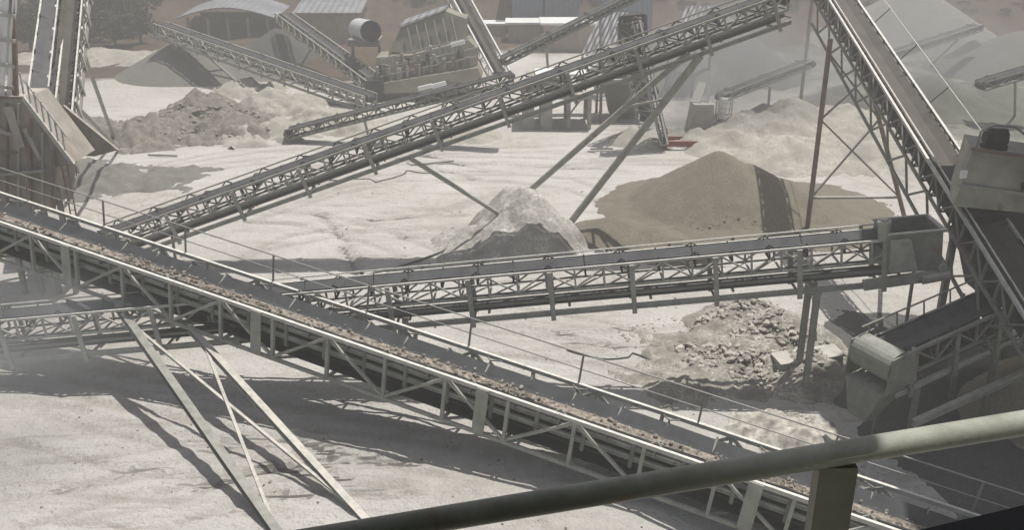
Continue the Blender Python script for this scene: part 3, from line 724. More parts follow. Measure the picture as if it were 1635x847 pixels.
# heavier diagonal lower truss
for i in range(10):
    s = 2+i*2.6
    if s+2.6 > L4: break
    mb = MB(); mb.bar(P4(s, wl*(W4/2), -.95), P4(s+1.3, wl*(W4/2+.1), -2.0), .08); mb.bar(P4(s+2.6, wl*(W4/2), -.95), P4(s+1.3, wl*(W4/2+.1), -2.0), .08); mb.build('under_brace', M['steel_dark'], t4)
mb = MB(); mb.bar(P4(2, wl*(W4/2+.1), -2.02), P4(28, wl*(W4/2+.1), -2.02), .10, .10, ax4[2]); mb.build('under_chord', M['steel_dark'], t4)
# trestle
ta = aty(1326, 62, 47.6); tb = Vector((ta.x+1.9, ta.y-.8, ta.z-.3))
fA = Vector((ta.x, ta.y, gh(ta.x, ta.y)-.1)); 
q = atz(1452, 372, 0); fB = Vector((q.x, q.y, gh(q.x, q.y)-.1))
tb = aty(1385, 118, q.y)
leg(t4, ta, fA, .26, 'rusty', kind='tube'); leg(t4, tb, fB, .24, 'rusty', kind='tube')
yA, yB = ta.y, q.y
def on(aa, bb, z): k = (aa.z-z)/(aa.z-bb.z); return mid(aa, bb, k)
for z0, z1 in ((9.6, 6.2), (6.2, 2.0)):
    leg(t4, on(ta, fA, z0), on(tb, fB, z1), .10, 'steel_dark', 'cross_brace_rod', 'bar'); leg(t4, on(ta, fA, z1), on(tb, fB, min(z0, tb.z-.1)), .10, 'steel_dark', 'cross_brace_rod', 'bar')
leg(t4, on(ta, fA, 2.0), on(tb, fB, 2.0), .14, 'steel', 'cross_beam', 'bar')
qs = P4(9.5, wl*W4/2, -2.05)
ff = atz(1410, 352, .0); ff.z = -.1
leg(t4, qs, Vector((atz(1410,372,0).x, atz(1410,372,0).y-.0, .1)), .2, 'rusty', kind='tube')
for s_ in (5.0, 9.5):
    q_ = P4(s_, wl*W4/2, -2.05); leg(t4, q_, Vector((q_.x+.1, q_.y, gh(q_.x, q_.y)-.1)), .14, 'steel_dark', kind='tube')

# H1: feed hopper on the right, over the lower end of the steep conveyor
hx = P4(s_at(lambda s, a, h: P4(L4-s, a, h), L4, 1538), -wl*(W4/2), 0)
base = atd(1528, 300, 31.5)
bx, by, bz = base.x, base.y, base.z
t = thing('feed_hopper', 'boxy grey green feed hopper with a black motor on top at the right edge', 'hopper', (bx+1.8, by+1, 0))
mb = MB()
mb.hexa([(bx,by,bz-.65),(bx+4.4,by-.3,bz-1.0),(bx+4.8,by+2.2,bz-1.0),(bx+.8,by+2.2,bz-.65),(bx+.28,by,bz+1.3),(bx+4.4,by-.3,bz+.75),(bx+4.8,by+2.2,bz+.75),(bx+1.0,by+2.2,bz+1.3)])
mb.build('body', M['hopper_paint'], t)
mb = MB(); mb.bar((bx-.02,by-.06,bz+.12),(bx+4.4,by-.36,bz-.42),.12,.10); mb.build('flange', M['steel'], t)
mb = MB(); mb.bar((bx+.2,by-.05,bz+1.36),(bx+4.4,by-.35,bz+.82),.14,.10); mb.build('top_lip', M['rusty'], t)
for k in range(3):
    mb = MB(); mb.box(bx+2.0+k*.75, bx+2.5+k*.75, by-.35, by-.25, bz+.02-k*.09, bz+.22-k*.09); mb.build('slot', M['black'], t)
mb = MB(); cz = bz+1.62
mb.tube((bx+1.0,by+.5,cz),(bx+1.55,by+.5,cz-.02),.30,18); mb.tube((bx+.85,by+.5,cz),(bx+1.0,by+.5,cz),.2,14); mb.box(bx+.85,bx+1.6,by+.3,by+.7,cz-.42,cz-.25)
mb.build('motor', M['black'], t)
mb = MB(); pts = [(bx+.45,by+.1,bz+1.3),(bx+.5,by+.1,bz+1.9),(bx+.9,by+.1,bz+2.1),(bx+1.6,by+.1,bz+2.05),(bx+2.1,by+.1,bz+1.7),(bx+2.3,by+.1,bz+1.1)]
mb.path(pts, .035); mb.path([(bx+2.9,by+.1,bz+1.0),(bx+2.9,by+.1,bz+1.8),(bx+4.3,by+.1,bz+1.6)], .03); mb.path([(bx+3.5,by+.1,bz+1.0),(bx+3.5,by+.1,bz+1.7)], .03); mb.build('guard_rail', M['rail'], t)
mb = MB(); mb.box(bx+.0,bx+.22,by-.1,by-.03,bz+.35,bz+.62); mb.build('tag_plate', M['white'], t)
mb = MB(); mb.hexa([(bx+1.6,by+.4,bz-4.0),(bx+2.5,by+.3,bz-4.0),(bx+2.5,by+1.4,bz-4.0),(bx+1.6,by+1.4,bz-4.0),(bx+.7,by+.1,bz-.9),(bx+2.9,by+.0,bz-.9),(bx+2.9,by+2,bz-.9),(bx+.7,by+2,bz-.9)]); mb.build('funnel', M['black'], t)
for (lx, ly) in ((1.2, 2.0), (3.9, 2.0), (3.9, 0.1)):
    mb = MB(); mb.bar((bx+lx,by+ly,gh(bx+lx,by+ly)-.1),(bx+lx,by+ly,bz-.9),.22); mb.build('leg', M['steel_dark'], t)

# C5: short conveyor lower right
pa = atd(1405, 560, 29.0); pb = atd(1650, 452, 31.6)
t5, P5, L5, ax5 = conveyor('short shaded conveyor at the lower right running up behind the steep one', pa, pb, W=1.3, D=.75, panel=.85, bw=1.0, belt='belt', top='steel_dark', web='steel_dark', chord=.09, strut=.07, lower=1.3, hang=2.0, idle=1.0)
mb = MB(); mb.tube(P5(0, -.75, .5), P5(L5, -.75, .5), .03, 8)
for i in range(5): mb.tube(P5(.3+i*1.2, -.75, .5), P5(.3+i*1.2, -.7, -.1), .03, 6)
mb.build('handrail', M['steel_dark'], t5)
mb = MB(); hv = []; NH = 12
for i in range(NH+1):
    an = math.pi*(.35+.95*i/NH)
    for a_ in (.78, -.78):
        for rr_ in (.54, .49): hv.append(P5(.05+math.cos(an)*rr_, a_, -.30+math.sin(an)*rr_))
hf = []
for i in range(NH):
    o4 = i*4; hf += [(o4, o4+2, o4+6, o4+4), (o4+1, o4+5, o4+7, o4+3), (o4, o4+4, o4+5, o4+1), (o4+2, o4+3, o4+7, o4+6)]
hf += [(0, 1, 3, 2), (NH*4, NH*4+2, NH*4+3, NH*4+1)]
mb.add(hv, hf); mb.build('head_hood', M['steel_dark'], t5)
mb = MB()
for a_ in (.80, -.84):
    mb = MB(); mb.hexa([P5(-.6, a_, -1.0), P5(.7, a_, -.95), P5(.7, a_+.04, -.95), P5(-.6, a_+.04, -1.0), P5(-.35, a_, .15), P5(.6, a_, .2), P5(.6, a_+.04, .2), P5(-.35, a_+.04, .15)]); mb.build('side_plate', M['steel_dark'], t5)
mb = MB(); mb.hexa([P5(-.9,.35,-2.1), P5(-.5,.35,-2.2), P5(-.5,-.35,-2.2), P5(-.9,-.35,-2.1), P5(-.62,.76,-1.02), P5(.5,.76,-.97), P5(.5,-.76,-.97), P5(-.62,-.76,-1.02)]); mb.build('chute', M['steel_dark'], t5)
mb = MB(); mb.ibeam(P5(.2, 1.25, -2.1), P5(L5, 1.25, -2.3), .16, .24, .03); mb.build('walkway_beam', M['steel'], t5)
for k in (1.0, 4.6):
    for sd in (1, -1):
        q_ = P5(k, sd*.65, -1.4); mb = MB(); mb.bar((q_.x, q_.y, gh(q_.x, q_.y)-.1), q_, .16); mb.build('leg', M['steel_dark'], t5)
# walkway slab / bin below
q = atz(1285, 598, .5)
t = thing('concrete_block', 'long grey concrete block lying on the rubble behind the square column', 'block', (q.x, q.y+.6, 0))
mb = MB(); mb.bar((q.x-.9, q.y+.6, .35), (q.x+1.5, q.y+1.0, .55), .9, .8); mb.build('slab', M['concrete'], t)
mb = MB(); mb.bar((q.x-.95, q.y+.6, .79), (q.x+1.55, q.y+1.0, .99), .96, .07); mb.build('coping', M['concrete'], t)
# unseen stepped blocks added past the right edge, shaped to shade the lower right
t = thing('added_shade_block', 'tall unseen stepped block on posts, added right of the steep conveyor to cast shade', 'building', (23, 30, 0))
mb = MB(); mb.box(17.0, 27, 23.0, 30.0, 8.0, 26.0); mb.build('wall', M['steel_dark'], t)
mb = MB(); mb.box(21.2, 31, 30.01, 38.5, 9.0, 20.5); mb.build('wall', M['steel_dark'], t)
mb = MB(); mb.box(17.0, 21.19, 30.01, 35.5, 14.8, 26.0); mb.build('upper_shade_block', M['steel_dark'], t)
mb = MB(); mb.box(16.8, 21.19, 30.01, 35.7, 26.0, 26.2); mb.build('roof', M['roof_grey'], t)
mb = MB(); mb.box(16.8, 27.3, 22.8, 30.0, 26.0, 26.2); mb.build('roof', M['roof_grey'], t)
mb = MB(); mb.box(21.0, 31.3, 30.01, 38.8, 20.5, 20.7); mb.build('roof', M['roof_grey'], t)
for x, y, z in ((20.5, 24, 8), (20.5, 29.6, 8), (26.8, 24, 8), (26.8, 29.6, 8), (22.5, 38, 9), (30.6, 38, 9), (30.6, 31, 9)):
    mb = MB(); mb.ibeam((x, y, -1.6), (x, y, z), .3, .3, .04, (0, 1, 0)); mb.build('post', M['steel_dark'], t)

# ------------------------------------------------------------------ left tower
TD = 41.0
t = thing('screening_tower', 'hazy rust stained steel tower with a sloping bin at the left edge', 'tower', tuple(atz(60, 480, 0)))
q = atz(60, 470, 0); ty = q.y
def TP(px, py, dy=0): return aty(px, py, ty+dy)
# sloping bin body: front plate polygons with depth
fr = [(-60,158),(35,158),(115,262),(84,268),(80,335),(-60,335)]
f0 = [TP(*c) for c in fr]; f1 = [v_+Vector((0, 2.4, 0)) for v_ in f0]; nf = len(fr)
mb = MB(); mb.add(f0+f1, [tuple(range(nf)), tuple(range(2*nf-1, nf-1, -1))]+[(i, nf+i, nf+(i+1) % nf, (i+1) % nf) for i in range(nf)]); mb.build('bin', M['bin'], t)
fr = [(100,168),(188,240),(150,250),(104,246)]; f0 = [TP(x_, y_, 3.5) for x_, y_ in fr]; f1 = [v_+Vector((.05, .12, 0)) for v_ in f0]; nf = 4
mb = MB(); mb.add(f0+f1, [tuple(range(nf)), tuple(range(2*nf-1, nf-1, -1))]+[(i, nf+i, nf+(i+1) % nf, (i+1) % nf) for i in range(nf)]); mb.build('side_plate', M['bin'], t)
mb = MB(); mb.bar(TP(36,155,-.08), TP(117,263,-.08), .14, .16); mb.build('bin_edge', M['steel_light'], t)
mb = MB(); mb.bar(TP(-60,156,-.1), TP(36,156,-.1), .12, .12); mb.build('bin_rim', M['rusty'], t)
mb = MB(); mb.bar(TP(-60,244,-.1), TP(30,244,-.1), .1, .08); mb.build('stiffener', M['rusty'], t)
for px in (5, 34, 62, 90):
    for dy in (.2, 2.2):
        a_ = TP(px, 296, dy); mb = MB(); mb.ibeam((a_.x, a_.y, gh(a_.x, a_.y)-.1), a_, .2, .2, .03, (0, 1, 0)); mb.build('leg', M['steel_dark' if dy > 1 else 'steel'], t)
for k in range(6):
    mb = MB(); mb.bar(TP(-8+19*k, 334, -.06), TP(-8+19*k, 165+max(0, k-2)*24, -.06), .09, .12); mb.build('rib', M['rusty' if k % 2 else 'steel'], t)
for k in range(7):
    mb = MB(); a_ = TP(38+11*k, 150+15*k, -.3); mb.bar(a_, a_+Vector((0, 0, .9)), .06); mb.build('rail_post', M['steel_light'], t)
mb = MB(); mb.bar(TP(38, 128, -.3), TP(106, 218, -.3), .05); mb.build('handrail', M['steel_light'], t)
for (xa, ya, xb, yb) in ((-20, 200, 20, 215), (40, 205, 66, 255), (-10, 280, 70, 272), (12, 170, 34, 235)):
    mb = MB(); mb.bar(TP(xa, ya, -.14), TP(xb, yb, -.14), .35, .08); mb.build('patch_plate', M['concrete'], t)
for k in range(3):
    mb = MB(); a_ = TP(5+28*k, 310, .2); c_ = TP(34+28*k, 310, .2); mb.bar(a_, (c_.x, c_.y, .4), .08); mb.build('leg_brace', M['steel'], t)
# ladder
mb = MB()
for px in (98, 107): a_ = TP(px, 262, -.2); mb.bar(a_, (a_.x, a_.y, 2.2), .05)
a_ = TP(98, 262, -.2); c_ = TP(107, 262, -.2); z = 2.3
while z < a_.z: mb.bar((a_.x, a_.y, z), (c_.x, c_.y, z), .03); z += .3
mb.build('ladder', M['rusty'], t)
# white upper frame at the far left
for px0, px1 in ((2, 8), (14, 20), (26, 14)):
    mb = MB(); mb.bar(TP(px0, 160, .3), TP(px1+6, -40, .6), .16); mb.build('post', M['white' if px0 < 20 else 'rusty'], t)
for y_ in (20, 60, 100, 135):
    mb = MB(); mb.bar(TP(-20, y_, .3), TP(24, y_+6, .3), .14); mb.build('cross_beam', M['steel_light'], t)
mb = MB(); a_ = TP(2, 130, .8); mb.hexa([TP(-30,110,.6), TP(12,120,.6), TP(12,120,1.8), TP(-30,110,1.8), TP(-30,-30,.6), TP(22,-30,.6), TP(22,-30,1.8), TP(-30,-30,1.8)]); mb.build('white_casing', M['white'], t)
mb = MB(); mb.hexa([TP(12,190,1.0), TP(34,190,1.0), TP(34,190,1.8), TP(12,190,1.8), TP(12,60,1.0), TP(24,60,1.0), TP(24,60,1.8), TP(12,60,1.8)]); mb.build('rusty_chute', M['rusty'], t)
# C6 steep belt conveyors on the left tower
pa = atd(66, 160, 44); pb = atd(92, -40, 50)
conveyor('steep dark belt conveyor rising out of the left tower', pa, pb, W=1.25, D=.7, panel=1, bw=1.05, belt='belt_dusty', top='steel_light', web='steel', chord=.09, detail=False, idle=1.4, drums=True)
pa = atd(86, 262, 42.6); pb = atd(116, -40, 49)
t6, P6, L6, ax6 = conveyor('steep lattice conveyor with dusty idlers on the right side of the left tower', pa, pb, W=1.15, D=.9, panel=.8, bw=.8, belt='belt_brown', top='steel_light', web='steel_light', chord=.08, strut=.06, detail=False, idle=.7, lower=1.2, hang=1.6)
fa = atz(183, 224, 0); fb = atz(190, 238, 0)
tt = P6(s_at(lambda s, a, h: P6(s, a, h), L6, 112), 0, -1)
leg(t6, atd(131, 78, 52), fa, .24, 'steel', kind='tube'); leg(t6, atd(118, 165, 46), fb, .22, 'steel', kind='tube')

# ------------------------------------------------------------------ far plant
def stacker(label, pa, pb, lp=None, lf=None, W=1.2, **k):
    k.setdefault('detail', False)
    t, P, L, ax = conveyor(label, pa, pb, W=W, **k)
    if lp:
        for q_, f_ in zip(lp, lf):
            leg(t, P(q_*L, .4, -.8), f_, .2, 'steel', kind='tube')
    return t, P, L
stacker('far stacker reaching left over the grey gravel cone', atz(592, 152, 1.2), atd(255, 36, 92), (.8, .78), (atz(380, 132, 0), atz(372, 128, 0)), W=1.5, D=.9, top='steel', lower=1.3, hang=3, idle=2.0, strut=.09)
stacker('second far stacker crossing above the first and reaching the dark cone', atz(606, 132, 1.5), atd(452, 20, 103), (.6,), (atz(480, 105, 0),), W=1.8, D=.9, top='steel', web='steel_dark', idle=2.0, strut=.09)
stacker('pale far conveyor coming down steeply to the right of the screening plant', atz(800, 114, 2.0), atd(722, -30, 88), (.5,), (atz(735, 110, 0),), W=1.9, D=.8, top='white', belt='belt_brown', web='steel_light', chord=.16, idle=2)
stacker('thin far conveyor climbing right in front of the blue grey shed', atd(800, 92, 76), atd(1015, -14, 76), (.3, .7), (atz(880, 175, 0), atz(960, 178, 0)), W=1.0, D=.6, top='steel_dark', web='steel_dark', chord=.12, strut=.09, idle=1.6)
stacker('low dark conveyor behind the long one, its tail among the earth mounds', atz(458, 206, .9), atd(815, 116, 66), (.35, .7), (atz(590, 225, 0), atz(700, 228, 0)), W=1.2, D=.7, top='steel_dark', web='steel_dark', belt='belt', chord=.10, strut=.08, idle=1.5)
stacker('left belt of the twin steep conveyors standing behind the long conveyor', atz(1034, 186, .8), atd(1001, 36, 66.5), None, None, W=1.4, D=.4, top='white', web='steel', belt='belt_brown', chord=.1, idle=1.3)
stacker('right belt of the twin steep conveyors, ending on the red frame', atz(1066, 226, .6), atd(1022, 30, 64), None, None, W=1.6, D=.5, top='white', belt='belt_brown', web='steel', chord=.1, idle=1.3)
stacker('small far conveyor with a pale head box in front of the hazy pile', atd(1150, 150, 70), atd(1292, 95, 72), (.5,), (atz(1225, 190, 0),), W=1.0, D=.5, top='steel', web='steel', idle=1.6)
stacker('thin far right stacker over the dark grey cone', atd(1405, 88, 88), atd(1562, 38, 94), (.75,), (atz(1480, 110, 0),), W=1.1, D=.6, top='steel', web='steel', idle=2)
stacker('far conveyor entering from the right edge over the green grey mound', atd(1665, 100, 72), atd(1565, 130, 72), (.5,), (atz(1620, 195, 0),), W=1.3, D=.6, top='steel_dark', web='steel_dark', idle=1.6)
t = thing('conveyor_head_frame', 'dark drum frame crowning the twin steep conveyors', 'frame', tuple(atd(1012, 60, 65.8)))
for a_, b2 in (((990, 70), (990, 28)), ((1032, 66), (1030, 24)), ((990, 28), (1030, 24))):
    mb = MB(); mb.bar(atd(*a_, 65), atd(*b2, 65), .22); mb.build('frame_bar', M['black'], t)
mb = MB(); mb.tube(atd(994, 30, 65.6), atd(1028, 27, 65.6), .32, 16); mb.build('drum', M['black'], t)

# screening plant
def polybox(t, name, m, pts, d, depth):
    f0 = [atd(x, y, d) for x, y in pts]; f1 = [v_+Vector((0, depth, 0)) for v_ in f0]; k = len(pts)
    mb = MB(); mb.add(f0+f1, [tuple(range(k)), tuple(range(2*k-1, k-1, -1))]+[(i, k+i, k+(i+1) % k, (i+1) % k) for i in range(k)]); return mb.build(name, M[m], t)
q = atz(680, 140, 0)
t = thing('screening_plant', 'big rust brown screening plant with a tilted screen box in the far centre', 'plant', tuple(q))
polybox(t, 'screen_box', 'plant', [(622, 82), (640, 44), (712, 18), (745, 30), (745, 62), (655, 86)], 84, 4)
polybox(t, 'screen_lid', 'roof_grey', [(636, 45), (708, 18), (712, 14), (638, 40)], 83.8, 4.2)
polybox(t, 'side_plate', 'plant', [(600, 128), (600, 92), (655, 88), (748, 64), (762, 78), (762, 104), (640, 134)], 83, 3.4)
polybox(t, 'lower_plate', 'plant', [(604, 134), (762, 108), (770, 124), (700, 146), (604, 150)], 82.3, 3)
for k in range(7):
    mb = MB(); mb.bar(atd(622+20*k, 128-5*k, 82.7), atd(622+20*k, 82-5*k, 82.7), .16); mb.build('stiffener', M['steel_dark'], t)
for k in range(2):
    mb = MB(); mb.bar(atd(606, 110+12*k, 82.6), atd(762, 76+14*k, 82.6), .12); mb.build('walkway_rail', M['steel'], t)
rp = random.Random(4)
for k in range(34):
    px = rp.uniform(600, 755); py = 128-(px-600)*.22-rp.uniform(0, 34)
    mb = MB(); a_ = atd(px, py, 82.6); mb.box(a_.x-rp.uniform(.05, .3), a_.x+.12, a_.y-.2, a_.y+.2, a_.z-rp.uniform(.1, 1.3), a_.z+.12); mb.build('fitting', M[rp.choice(['steel', 'steel_dark', 'rusty', 'black', 'concrete'])], t)
for k in range(9):
    mb = MB(); a_ = atd(610+17*k, 112-4*k, 82.4); mb.bar(a_, a_+Vector((0, 0, 1.1)), .07); mb.build('rail_post', M['steel'], t)
mb = MB(); mb.bar(atd(610, 94, 82.4), atd(750, 60, 82.4), .08); mb.build('handrail', M['steel'], t)
for k in range(6):
    mb = MB(); mb.bar(atd(660+14*k, 90-4*k, 83.7), atd(650+14*k, 44-4*k, 83.7), .14); mb.build('box_rib', M['steel_dark'], t)
for px in (610, 650, 700, 755):
    a_ = atd(px, 128, 83.2); mb = MB(); mb.bar((a_.x, a_.y, 0), a_, .25); mb.build('leg', M['steel_dark'], t)
for px, py in ((668, 142), (690, 138), (720, 72)):
    mb = MB(); a_ = atd(px, py, 81.6); mb.bar(a_, a_+Vector((1.2, 0, .3)), .3, .35); mb.build('white_cover', M['white'], t)
polybox(t, 'dark_skirt', 'black', [(584, 155), (584, 130), (612, 128), (612, 158)], 82, 2)
q = atd(588, 62, 88)
t = thing('tank', 'short horizontal steel tank with a dark open end above the screening plant', 'tank', (q.x, q.y, q.z-1))
a_ = atd(573, 46, 90); b2 = atd(592, 50, 86)
mb = MB(); mb.tube(a_, b2, 1.0, 24); mb.build('shell', M['tank'], t, False)
mb = MB(); mb.tube(b2, b2+(b2-a_).normalized()*.06, .97, 24); mb.build('end_plate', M['black'], t)
mb = MB(); c_ = (a_+b2)/2; mb.box(c_.x-1.4, c_.x+1.5, c_.y-1.5, c_.y+1.5, c_.z-1.3, c_.z-.7); mb.build('saddle', M['steel_dark'], t)
for dx in (-1.2, 1.3):
    mb = MB(); mb.bar((c_.x+dx, c_.y, 0), (c_.x+dx, c_.y, c_.z-1.3), .25); mb.build('leg', M['steel_dark'], t)

# concrete platform
q = atz(830, 208, 0); q2 = atz(945, 208, 0)
t = thing('concrete_platform', 'flat concrete platform on square piers behind the long conveyor', 'platform', (q.x+3, q.y, 0))
mb = MB(); mb.box(q.x, q2.x+.3, q.y, q.y+4.5, 2.4, 2.75); mb.build('deck', M['concrete'], t)
mb = MB(); mb.box(q.x+.5, q2.x-1.6, q.y+.8, q.y+3.5, 2.753, 3.9); mb.build('machine_box', M['steel_dark'], t)
mb = MB(); mb.box(q.x+1.2, q2.x-.4, q.y+1.2, q.y+3.9, 3.95, 4.1); mb.build('cover_sheet', M['white'], t)
for x in (.2, 1.6, 3.6, 5.2):
    for y in (.2, 3.9):
        mb = MB(); mb.box(q.x+x, q.x+x+(.9 if x < 2 else .3), q.y+y, q.y+y+.4, -.1, 2.4); mb.build('pier', M['concrete'], t)
mb = MB(); mb.bar((q.x+3.0, q.y+.1, .1), (q.x+4.6, q.y+.1, 2.3), .12); mb.build('brace', M['steel_dark'], t)
mb = MB(); mb.path([(q2.x-1.2, q.y+.1, 2.75), (q2.x-1.2, q.y+.1, 3.7), (q2.x+.25, q.y+.1, 3.7), (q2.x+.25, q.y+.1, 2.75)], .04); mb.build('handrail', M['steel'], t)
q = atz(950, 200, 0)
t = thing('crusher', 'bulky grey crusher body standing between the platform and the twin conveyors', 'crusher', (q.x+2, q.y+2, 0))
mb = MB(); mb.box(q.x+.4, q.x+4.4, q.y+1, q.y+5, 3.0, 3.4); mb.build('deck', M['steel'], t)
mb = MB(); mb.hexa([(q.x+1.4,q.y+2,.3),(q.x+3.6,q.y+2,.3),(q.x+3.6,q.y+4,.3),(q.x+1.4,q.y+4,.3),(q.x+.8,q.y+1.4,3),(q.x+4.2,q.y+1.4,3),(q.x+4.2,q.y+4.6,3),(q.x+.8,q.y+4.6,3)]); mb.build('hopper', M['plant'], t)
mb = MB(); mb.box(q.x+1.2, q.x+3.8, q.y+1.8, q.y+4.2, 3.4, 5.6); mb.build('housing', M['steel_dark'], t)
for x in (.5, 4.1):
    for y in (1.1, 4.7):
        mb = MB(); mb.bar((q.x+x, q.y+y, -.1), (q.x+x, q.y+y, 3), .2); mb.build('leg', M['rusty'], t)
# red frame + feeder box
q = atz(1066, 240, 0)
t = thing('red_frame', 'low faded red steel frame at the foot of the twin steep conveyors', 'frame', (q.x+1.5, q.y, 0))
mb = MB(); mb.box(q.x-.4, q.x+3.6, q.y, q.y+.25, .25, .65); mb.build('front_beam', M['red'], t)
mb = MB(); mb.box(q.x-.4, q.x+3.6, q.y+1.6, q.y+1.85, .25, .6); mb.build('rear_beam', M['red'], t)
for x in (-.3, 1.5, 3.3):
    mb = MB(); mb.box(q.x+x, q.x+x+.2, q.y+.25, q.y+1.6, .28, .5); mb.build('cross_beam', M['red'], t)
    mb = MB(); mb.box(q.x+x, q.x+x+.25, q.y+.02, q.y+.22, -.1, .25); mb.build('foot', M['red'], t)
q = atz(1100, 224, 0)
t = thing('feeder_box', 'grey feeder box with a ladder cage on its right side', 'machine', (q.x+.9, q.y+.8, 0))
mb = MB(); mb.hexa([(q.x-.1,q.y+.2,-.05),(q.x+1.9,q.y+.2,-.05),(q.x+1.9,q.y+1.8,-.05),(q.x-.1,q.y+1.8,-.05),(q.x+.25,q.y+.2,2.6),(q.x+1.7,q.y+.2,2.6),(q.x+1.7,q.y+1.8,2.6),(q.x+.25,q.y+1.8,2.6)]); mb.build('body', M['concrete'], t)
mb = MB(); mb.bar((q.x+.5, q.y+1, 2.6), (q.x+1.1, q.y+2, 3.9), .7, .12); mb.bar((q.x+1.3, q.y+1, 2.6), (q.x+1.8, q.y+2, 4.6), .3, .1); mb.build('chute', M['steel_light'], t)
mb = MB()
for x in (2.0, 3.0):
    for y in (.3, 1.0): mb.bar((q.x+x, q.y+y, .9), (q.x+x+.1, q.y+y, 3.7), .07)
z = 1.1
while z < 3.7: mb.bar((q.x+2, q.y+.3, z), (q.x+3.05, q.y+.3, z), .05); z += .4
mb.build('ladder_cage', M['steel_light'], t)
mb = MB(); mb.tube((q.x+2.4, q.y+.7, 1.4), (q.x+2.5, q.y+.7, 3.0), .33, 14); mb.build('cylinder', M['white'], t)

# inclined pale slatted screens
for k, (px, py, lab) in enumerate(((948, 70, 'pale slatted screen panel leaning left of the drum frame'), (1085, 60, 'pale slatted screen panel in the dust right of the drum frame'))):
    q = atd(px, py, 82)
    t = thing('slatted_screen', lab, 'screen', (q.x, q.y, 0), 'slatted screens on stands')
    a_ = atd(px-18, py+18, 82); b2 = atd(px+14, py-50, 85); r = Vector((1, 0, 0))
    mb = MB()
    for i in range(7): mb.bar(a_+r*(.38*i), b2+r*(.38*i), .22, .12)
    mb.build('slats', M['roof_grey'], t)
    for i in (0, 2.3):
        mb = MB(); c_ = b2+r*i; mb.bar((c_.x, c_.y, 0), c_-Vector((0, 0, .1)), .2); mb.build('leg', M['steel_dark'], t)
        mb = MB(); c_ = a_+r*i; mb.bar((c_.x, c_.y, 0), c_-Vector((0, 0, .1)), .2); mb.build('leg', M['steel_dark'], t)

# tall dust hazed silo columns near the head of the long conveyor
q = atz(1275, 190, 0)
t = thing('lamp_mast', 'thin rusty mast standing behind the head of the long conveyor', 'mast', tuple(q))
mb = MB(); mb.tube(q, q+Vector((0, 0, 13)), .14, 10); mb.build('pole', M['rusty'], t)
mb = MB(); mb.box(q.x-.4, q.x+.4, q.y-.1, q.y+.1, 13, 13.15); mb.build('cross_arm', M['rusty'], t)
mb = MB(); mb.box(q.x-.3, q.x+.3, q.y-.3, q.y+.3, -.1, .25); mb.build('footing', M['concrete'], t)

# ------------------------------------------------------------------ buildings at the back
def shed(label, px0, px1, pyb, h, depth, wall, roof, name='shed', pitch=.0, doors=0, group='sheds behind the yard'):
    a_ = atz(px0, pyb, 0); b2 = atz(px1, pyb, 0); y0 = a_.y
    t = thing(name, label, 'building', ((a_.x+b2.x)/2, y0+depth/2, 0), group)
    x0, x1 = a_.x, b2.x
    mb = MB(); mb.box(x0, x1, y0, y0+depth, -1, h); mb.build('wall', M[wall], t)
    mb = MB(); o_ = .4
    mb.hexa([(x0-o_,y0-o_,h+.003),(x1+o_,y0-o_,h+.003),(x1+o_,y0+depth+o_,h+pitch+.003),(x0-o_,y0+depth+o_,h+pitch+.003),(x0-o_,y0-o_,h+.25),(x1+o_,y0-o_,h+.25),(x1+o_,y0+depth+o_,h+pitch+.25),(x0-o_,y0+depth+o_,h+pitch+.25)])
    mb.build('roof', M[roof], t)
    for k in range(doors):
        xx = x0+(x1-x0)*(k+.5)/doors; mb = MB(); mb.box(xx-1.1, xx+1.1, y0-.06, y0+.02, 0, min(3, h*.8)); mb.build('door', M['black'], t)
    return t
shed('tall blue grey clad shed at the top, its left half', 818, 866, 52, 9, 10, 'blue', 'roof_grey')
shed('tall blue grey clad shed at the top behind the thin conveyor', 870, 924, 52, 9, 10, 'blue', 'roof_grey')
shed('tall blue grey clad block at the top right of the slatted screen', 962, 1040, 58, 9, 10, 'blue', 'roof_grey')
shed('cream walled low building with a white roof below the blue shed', 812, 862, 68, 2.2, 4, 'cream', 'white')
shed('wide cream walled building right of centre with a white roof edge', 868, 950, 82, 3.0, 5, 'cream', 'white')
shed('small brown hut with a thin white roof left of the blue shed', 777, 806, 42, 1.6, 3, 'rusty', 'white', doors=1)
shed('second small brown hut with a white roof in front of the first', 773, 806, 58, 1.4, 3, 'cream', 'white')
shed('beige warehouse with a pale flat roof left of the tank', 478, 575, 72, 3.6, 8, 'cream', 'roof_grey', pitch=1.5)
# long curved roof open shed
a_ = atz(300, 62, 0); b2 = atz(432, 62, 0)
t = thing('open_shed', 'open sided shed with a long low curved grey roof behind the left cone', 'building', ((a_.x+b2.x)/2, a_.y+4, 0))
mb = MB(); N = 14; top = []; bot = []
for i in range(N+1):
    k = i/N; x = a_.x-1+(b2.x-a_.x+2)*k; z = 2.6+1.3*math.sin(math.pi*k)
    top.append((x, z))
vs = []
for x, z in top: vs += [(x, a_.y-.5, z), (x, a_.y+8, z+.6), (x, a_.y+8, z+.45), (x, a_.y-.5, z-.15)]
fs = []
for i in range(N):
    for k in range(4): fs.append((i*4+k, i*4+(k+1) % 4, i*4+4+(k+1) % 4, i*4+4+k))
fs += [(3, 2, 1, 0), (N*4, N*4+1, N*4+2, N*4+3)]
mb.add(vs, fs); mb.build('roof', M['roof_grey'], t)
mb = MB(); mb.box(a_.x, b2.x, a_.y+6, a_.y+6.3, -1, 2.6); mb.build('rear_wall', M['steel_dark'], t)
for i in range(5):
    x = a_.x+.2+i*(b2.x-a_.x-.4)/4; mb = MB(); mb.box(x-.15, x+.15, a_.y, a_.y+.3, -1, 2.65); mb.build('post', M['cream'], t)

